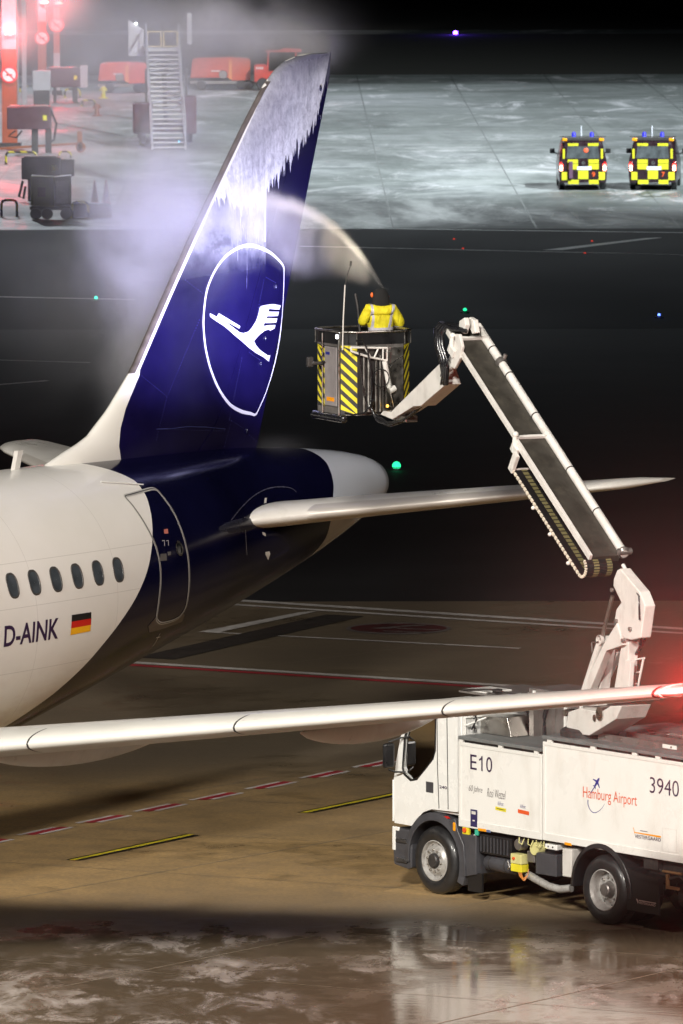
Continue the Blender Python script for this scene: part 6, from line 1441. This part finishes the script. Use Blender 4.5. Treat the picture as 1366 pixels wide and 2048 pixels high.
for u, v, lab in ((908, 479, 'red'), (926, 498, 'red'), (1184, 483, 'red'), (1170, 507, 'red')):
    g_ = G(u, v); mb = MB(); mb.lathe([(.05, 0), (.05, .01), (.02, .02), (0, .02)], (0, 0, 0), (0, 0, 1), 14); mb.ball((0, 0, .03), .012, 6, sx=2.5)
    o = mb.build('inset_lamp', em('inset_red', (1, .05, .02), .8), smooth=50); o.location = g_
    tag(o, 'small red inset lamp near the white arrow line on the dark taxiway', 'lamp', 'red inset lamps on the taxiway')
# strip of concrete far off, caught by a lamp
sheet('far_path', -60, 60, 489, 497, .004, GM['far'])
lamp('far_path_light', 'SPOT', (-4, 470, 6), 5200, (1, .95, .85), .3, (1.0, 493, 0), 16, 1)

# ================================================================== SPRAY AND MIST (real volumes, lit by the lamps)
def gauss(t, P, c, s, a):
    d = t.n('ShaderNodeVectorMath', operation='SUBTRACT'); t.l(P, d.inputs[0]); d.inputs[1].default_value = c
    q = t.scale(d.outputs[0], 1/s[0], 1/s[1], 1/s[2]); dt = t.n('ShaderNodeVectorMath', operation='DOT_PRODUCT'); t.l(q, dt.inputs[0]); t.l(q, dt.inputs[1])
    return t.m('MULTIPLY', t.m('EXPONENT', t.m('MULTIPLY', dt.outputs['Value'], -1)), a)
def vol(name, mb, dens_fn, col=(.9, .9, .95), aniso=0, label=None, cat='spray'):
    m = bpy.data.materials.new(name+'_volume'); m.use_nodes = True; nt_ = m.node_tree; nt_.nodes.remove(nt_.nodes['Principled BSDF'])
    t = NT(nt_); pv = t.n('ShaderNodeVolumePrincipled'); pv.inputs['Color'].default_value = (*col, 1); pv.inputs['Anisotropy'].default_value = aniso
    t.put(pv.inputs['Density'], dens_fn(t)); t.l(pv.outputs[0], nt_.nodes['Material Output'].inputs['Volume'])
    o = mb.build(name, m); tag(o, label, cat, kind='stuff'); return o
def hull(px, Y0, Y1):
    """closed box round a picture region between two depths"""
    mb = MB(); a = [at(u, v, Y0) for u, v in px]; b_ = [at(u, v, Y1) for u, v in px]; n = len(px)
    mb.add(list(a)+list(b_), [list(range(n)), list(range(n, 2*n))[::-1]]+[(i, (i+1) % n, n+(i+1) % n, n+i) for i in range(n)]); return mb

FINY = lambda st_: AC.w(30-st_, 0, 0)[1]
def mist_density(t):
    P = t.obj(); out = None
    def g_(u, v, Y, su, sv, sy, a):
        nonlocal out
        c = at(u, v, Y); k = Y/F; q = gauss(t, P, tuple(c), (su*k, sy, sv*k), a); out = q if out is None else t.m('ADD', out, q)
    g_(300, 455, 117.2, 92, 130, 1.0, 1.3)      # heart of the rebound cloud
    g_(365, 425, 116.9, 62, 75, .6, 1.1)
    g_(335, 330, 118.2, 130, 130, 1.2, .45)
    g_(310, 640, 117.2, 62, 175, .9, .70)       # falling side
    g_(248, 730, 117.4, 46, 160, .7, .24)
    g_(180, 560, 118.5, 150, 170, 1.2, .08)
    g_(430, 460, 115.9, 55, 70, .45, .55)       # over the leading edge
    g_(500, 450, 115.9, 80, 48, .4, .34)
    g_(190, 170, 119, 210, 170, 1.5, .20)       # drifting up and back
    g_(330, 110, 119.5, 150, 110, 1.4, .22)
    g_(455, 55, 120, 115, 48, 1.0, .85)
    g_(545, 88, 120.2, 75, 30, .8, .95)
    g_(615, 110, 120.4, 40, 32, .6, .6)
    g_(545, 893, 118.2, 55, 16, .5, .10)
    n1 = t.noise(t.scale(P, 1, .7, 1), .62, 6, .58, .5); n2 = t.noise(t.vadd(t.scale(P, 3.2, 3.2, .35), (3, 1, 0)), 2.2, 3, .5)
    tex = t.m('MULTIPLY', t.mr(n1, .38, .62, .10, 1.55), t.mr(n2, .3, .7, .82, 1.18))
    return t.m('MULTIPLY', out, tex)
mb = hull([(-60, -60), (800, -60), (800, 200), (700, 400), (700, 930), (-60, 930)], 113.9, 122.5)
vol('mist', mb, mist_density, (.88, .88, .95), 0, 'pale cloud of de-icing mist drifting off the leading edge of the tail fin', 'mist')

# the jet itself: from the nozzle in a falling arc to the fin
nzl = at(768, 577, 112.35)
arc_px = [(768, 577, 3), (757, 560, 7), (742, 537, 10), (722, 508, 13), (700, 482, 16), (672, 454, 19), (645, 434, 21), (615, 416, 24), (580, 402, 27), (545, 393, 29), (510, 388, 31), (475, 386, 33), (445, 388, 34)]
JY = np.linspace(112.35, 115.9, len(arc_px)); pts = []; rr = []
for (u, v, w_), Y_ in zip(arc_px, JY): pts.append(at(u, v+w_*.25, Y_)); rr.append(w_*.62*Y_/F)
A_x = [float(p[0]) for p in pts]; A_z = [float(p[2]) for p in pts]; A_y = [float(p[1]) for p in pts]
A_c = []
for i in range(len(pts)):
    d = pts[min(i+1, len(pts)-1)]-pts[max(i-1, 0)]; A_c.append(abs(d[0])/math.hypot(d[0], d[2]))
def jet_density(t):
    P = t.obj(); s = t.sep(P); x = s[0]
    zarc = t.curve(x, list(zip(A_x, A_z))); yj = t.curve(x, list(zip(A_x, A_y))); cs_ = t.curve(x, list(zip(A_x, A_c)))
    wd = t.curve(x, [(A_x[i], (.006, .018, .028, .036, .044, .052, .062, .074, .088, .105, .125, .14, .15)[i]) for i in range(13)])
    rag = t.m('MULTIPLY', t.m('SUBTRACT', t.noise(t.scale(P, 1.6, 1, 1), 3.2, 5, .65), .5), t.m('MULTIPLY', wd, 1.5))
    d = t.m('ADD', t.m('SUBTRACT', zarc, s[2]), rag)                       # metres below the arc
    dp_ = t.m('DIVIDE', t.m('MULTIPLY', d, cs_), wd)
    dy = t.m('DIVIDE', t.m('SUBTRACT', s[1], yj), t.m('MULTIPLY', wd, 1.3))
    sheet_ = t.m('EXPONENT', t.m('MULTIPLY', t.m('MULTIPLY', dy, dy), -1))
    core = t.m('MULTIPLY', t.m('EXPONENT', t.m('MULTIPLY', t.m('MULTIPLY', dp_, dp_), -1)), sheet_)
    core = t.m('MULTIPLY', core, t.curve(x, [(A_x[12], 2.2), (A_x[9], 4.2), (A_x[6], 8), (A_x[3], 18.), (A_x[1], 30.), (A_x[0], 40.)]))
    # veil of drops falling away below
    dy2 = t.m('DIVIDE', t.m('SUBTRACT', s[1], yj), .30)
    veil = t.m('MULTIPLY', t.mr(dp_, -.8, .8, 0, 1, True), t.m('EXPONENT', t.m('MULTIPLY', t.m('MULTIPLY', dy2, dy2), -1)))
    low = t.curve(x, [(float(at(u, v, Y_)[0]), float(at(u, v, Y_)[2])) for u, v, Y_ in ((768, 580, 112.35), (740, 566, 112.7), (700, 556, 113.2), (640, 552, 113.8), (590, 556, 114.3), (540, 520, 114.8), (440, 470, 115.9))])
    veil = t.m('MULTIPLY', veil, t.mr(t.m('SUBTRACT', s[2], low), -.12, .35, 0, 1, True))
    n = t.noise(t.vadd(t.scale(P, 1, 1, .45), (5, 0, 2)), 2.3, 5, .6)
    veil = t.m('MULTIPLY', veil, t.mr(n, .3, .7, .25, 1.2))
    veil = t.m('MULTIPLY', veil, t.curve(x, [(A_x[12], 1.1), (A_x[7], 1.05), (A_x[4], .85), (A_x[1], .4), (A_x[0], 0.)]))
    return t.m('MULTIPLY', t.m('ADD', core, veil), t.mr(x, A_x[12]+.03, A_x[11], 0, 1, True))
pa = [(776, 586), (742, 592), (700, 590), (640, 590), (590, 590), (540, 560), (440, 520), (440, 350), (520, 352), (580, 368), (645, 400), (700, 446), (742, 505), (778, 566)]
yy = [float(np.interp(-u, [-772, -440], [112.35, 115.9])) for u, v in pa]
mb = MB(); f_ = [at(u, v, y-.5) for (u, v), y in zip(pa, yy)]; b_ = [at(u, v, y+.5) for (u, v), y in zip(pa, yy)]; n = len(pa)
mb.add(f_+b_, [list(range(n)), list(range(n, 2*n))[::-1]]+[(i, (i+1) % n, n+(i+1) % n, n+i) for i in range(n)])
vol('spray_jet', mb, jet_density, (.93, .89, .84), 0, 'arching jet of warm de-icing fluid and its falling veil, from the basket to the fin', 'jet of fluid')

# damp air round the red lamps of the stand
def box_mb(x0, x1, y0, y1, z0, z1): return MB().box(x0, x1, y0, y1, z0, z1)
def stand_fog(t):
    P = t.obj(); out = None
    for (u, v, Y, su, sv, sy, a) in ((60, 40, 352, 150, 120, 16, .010), (24, 69, 335, 42, 42, 5, .16), (105, 10, 384, 55, 42, 7, .16), (200, 100, 345, 200, 140, 12, .008)):
        k = Y/F; q = gauss(t, P, tuple(at(u, v, Y)), (su*k, sy, sv*k), a); out = q if out is None else t.m('ADD', out, q)
    return out
mb = MB().box(-24, 6, 322, 398, .3, 16)
vol('stand_fog', mb, stand_fog, (.9, .85, .88), 0, 'damp reddish air around the red lamps of the stand columns', 'fog')
tipc = tuple(NAV)
mb = MB(); mb.ball(tipc, 7.5, 12)  # added volume, its red tint carries the glare of the wing-tip lamp
vol('tip_glow', mb, lambda t: gauss(t, t.obj(), tipc, (2.0, 2.0, 2.0), .017), (1, .72, .70), 0, 'faint red-tinted volume added as the glow around the red wing-tip lamp', 'mist')
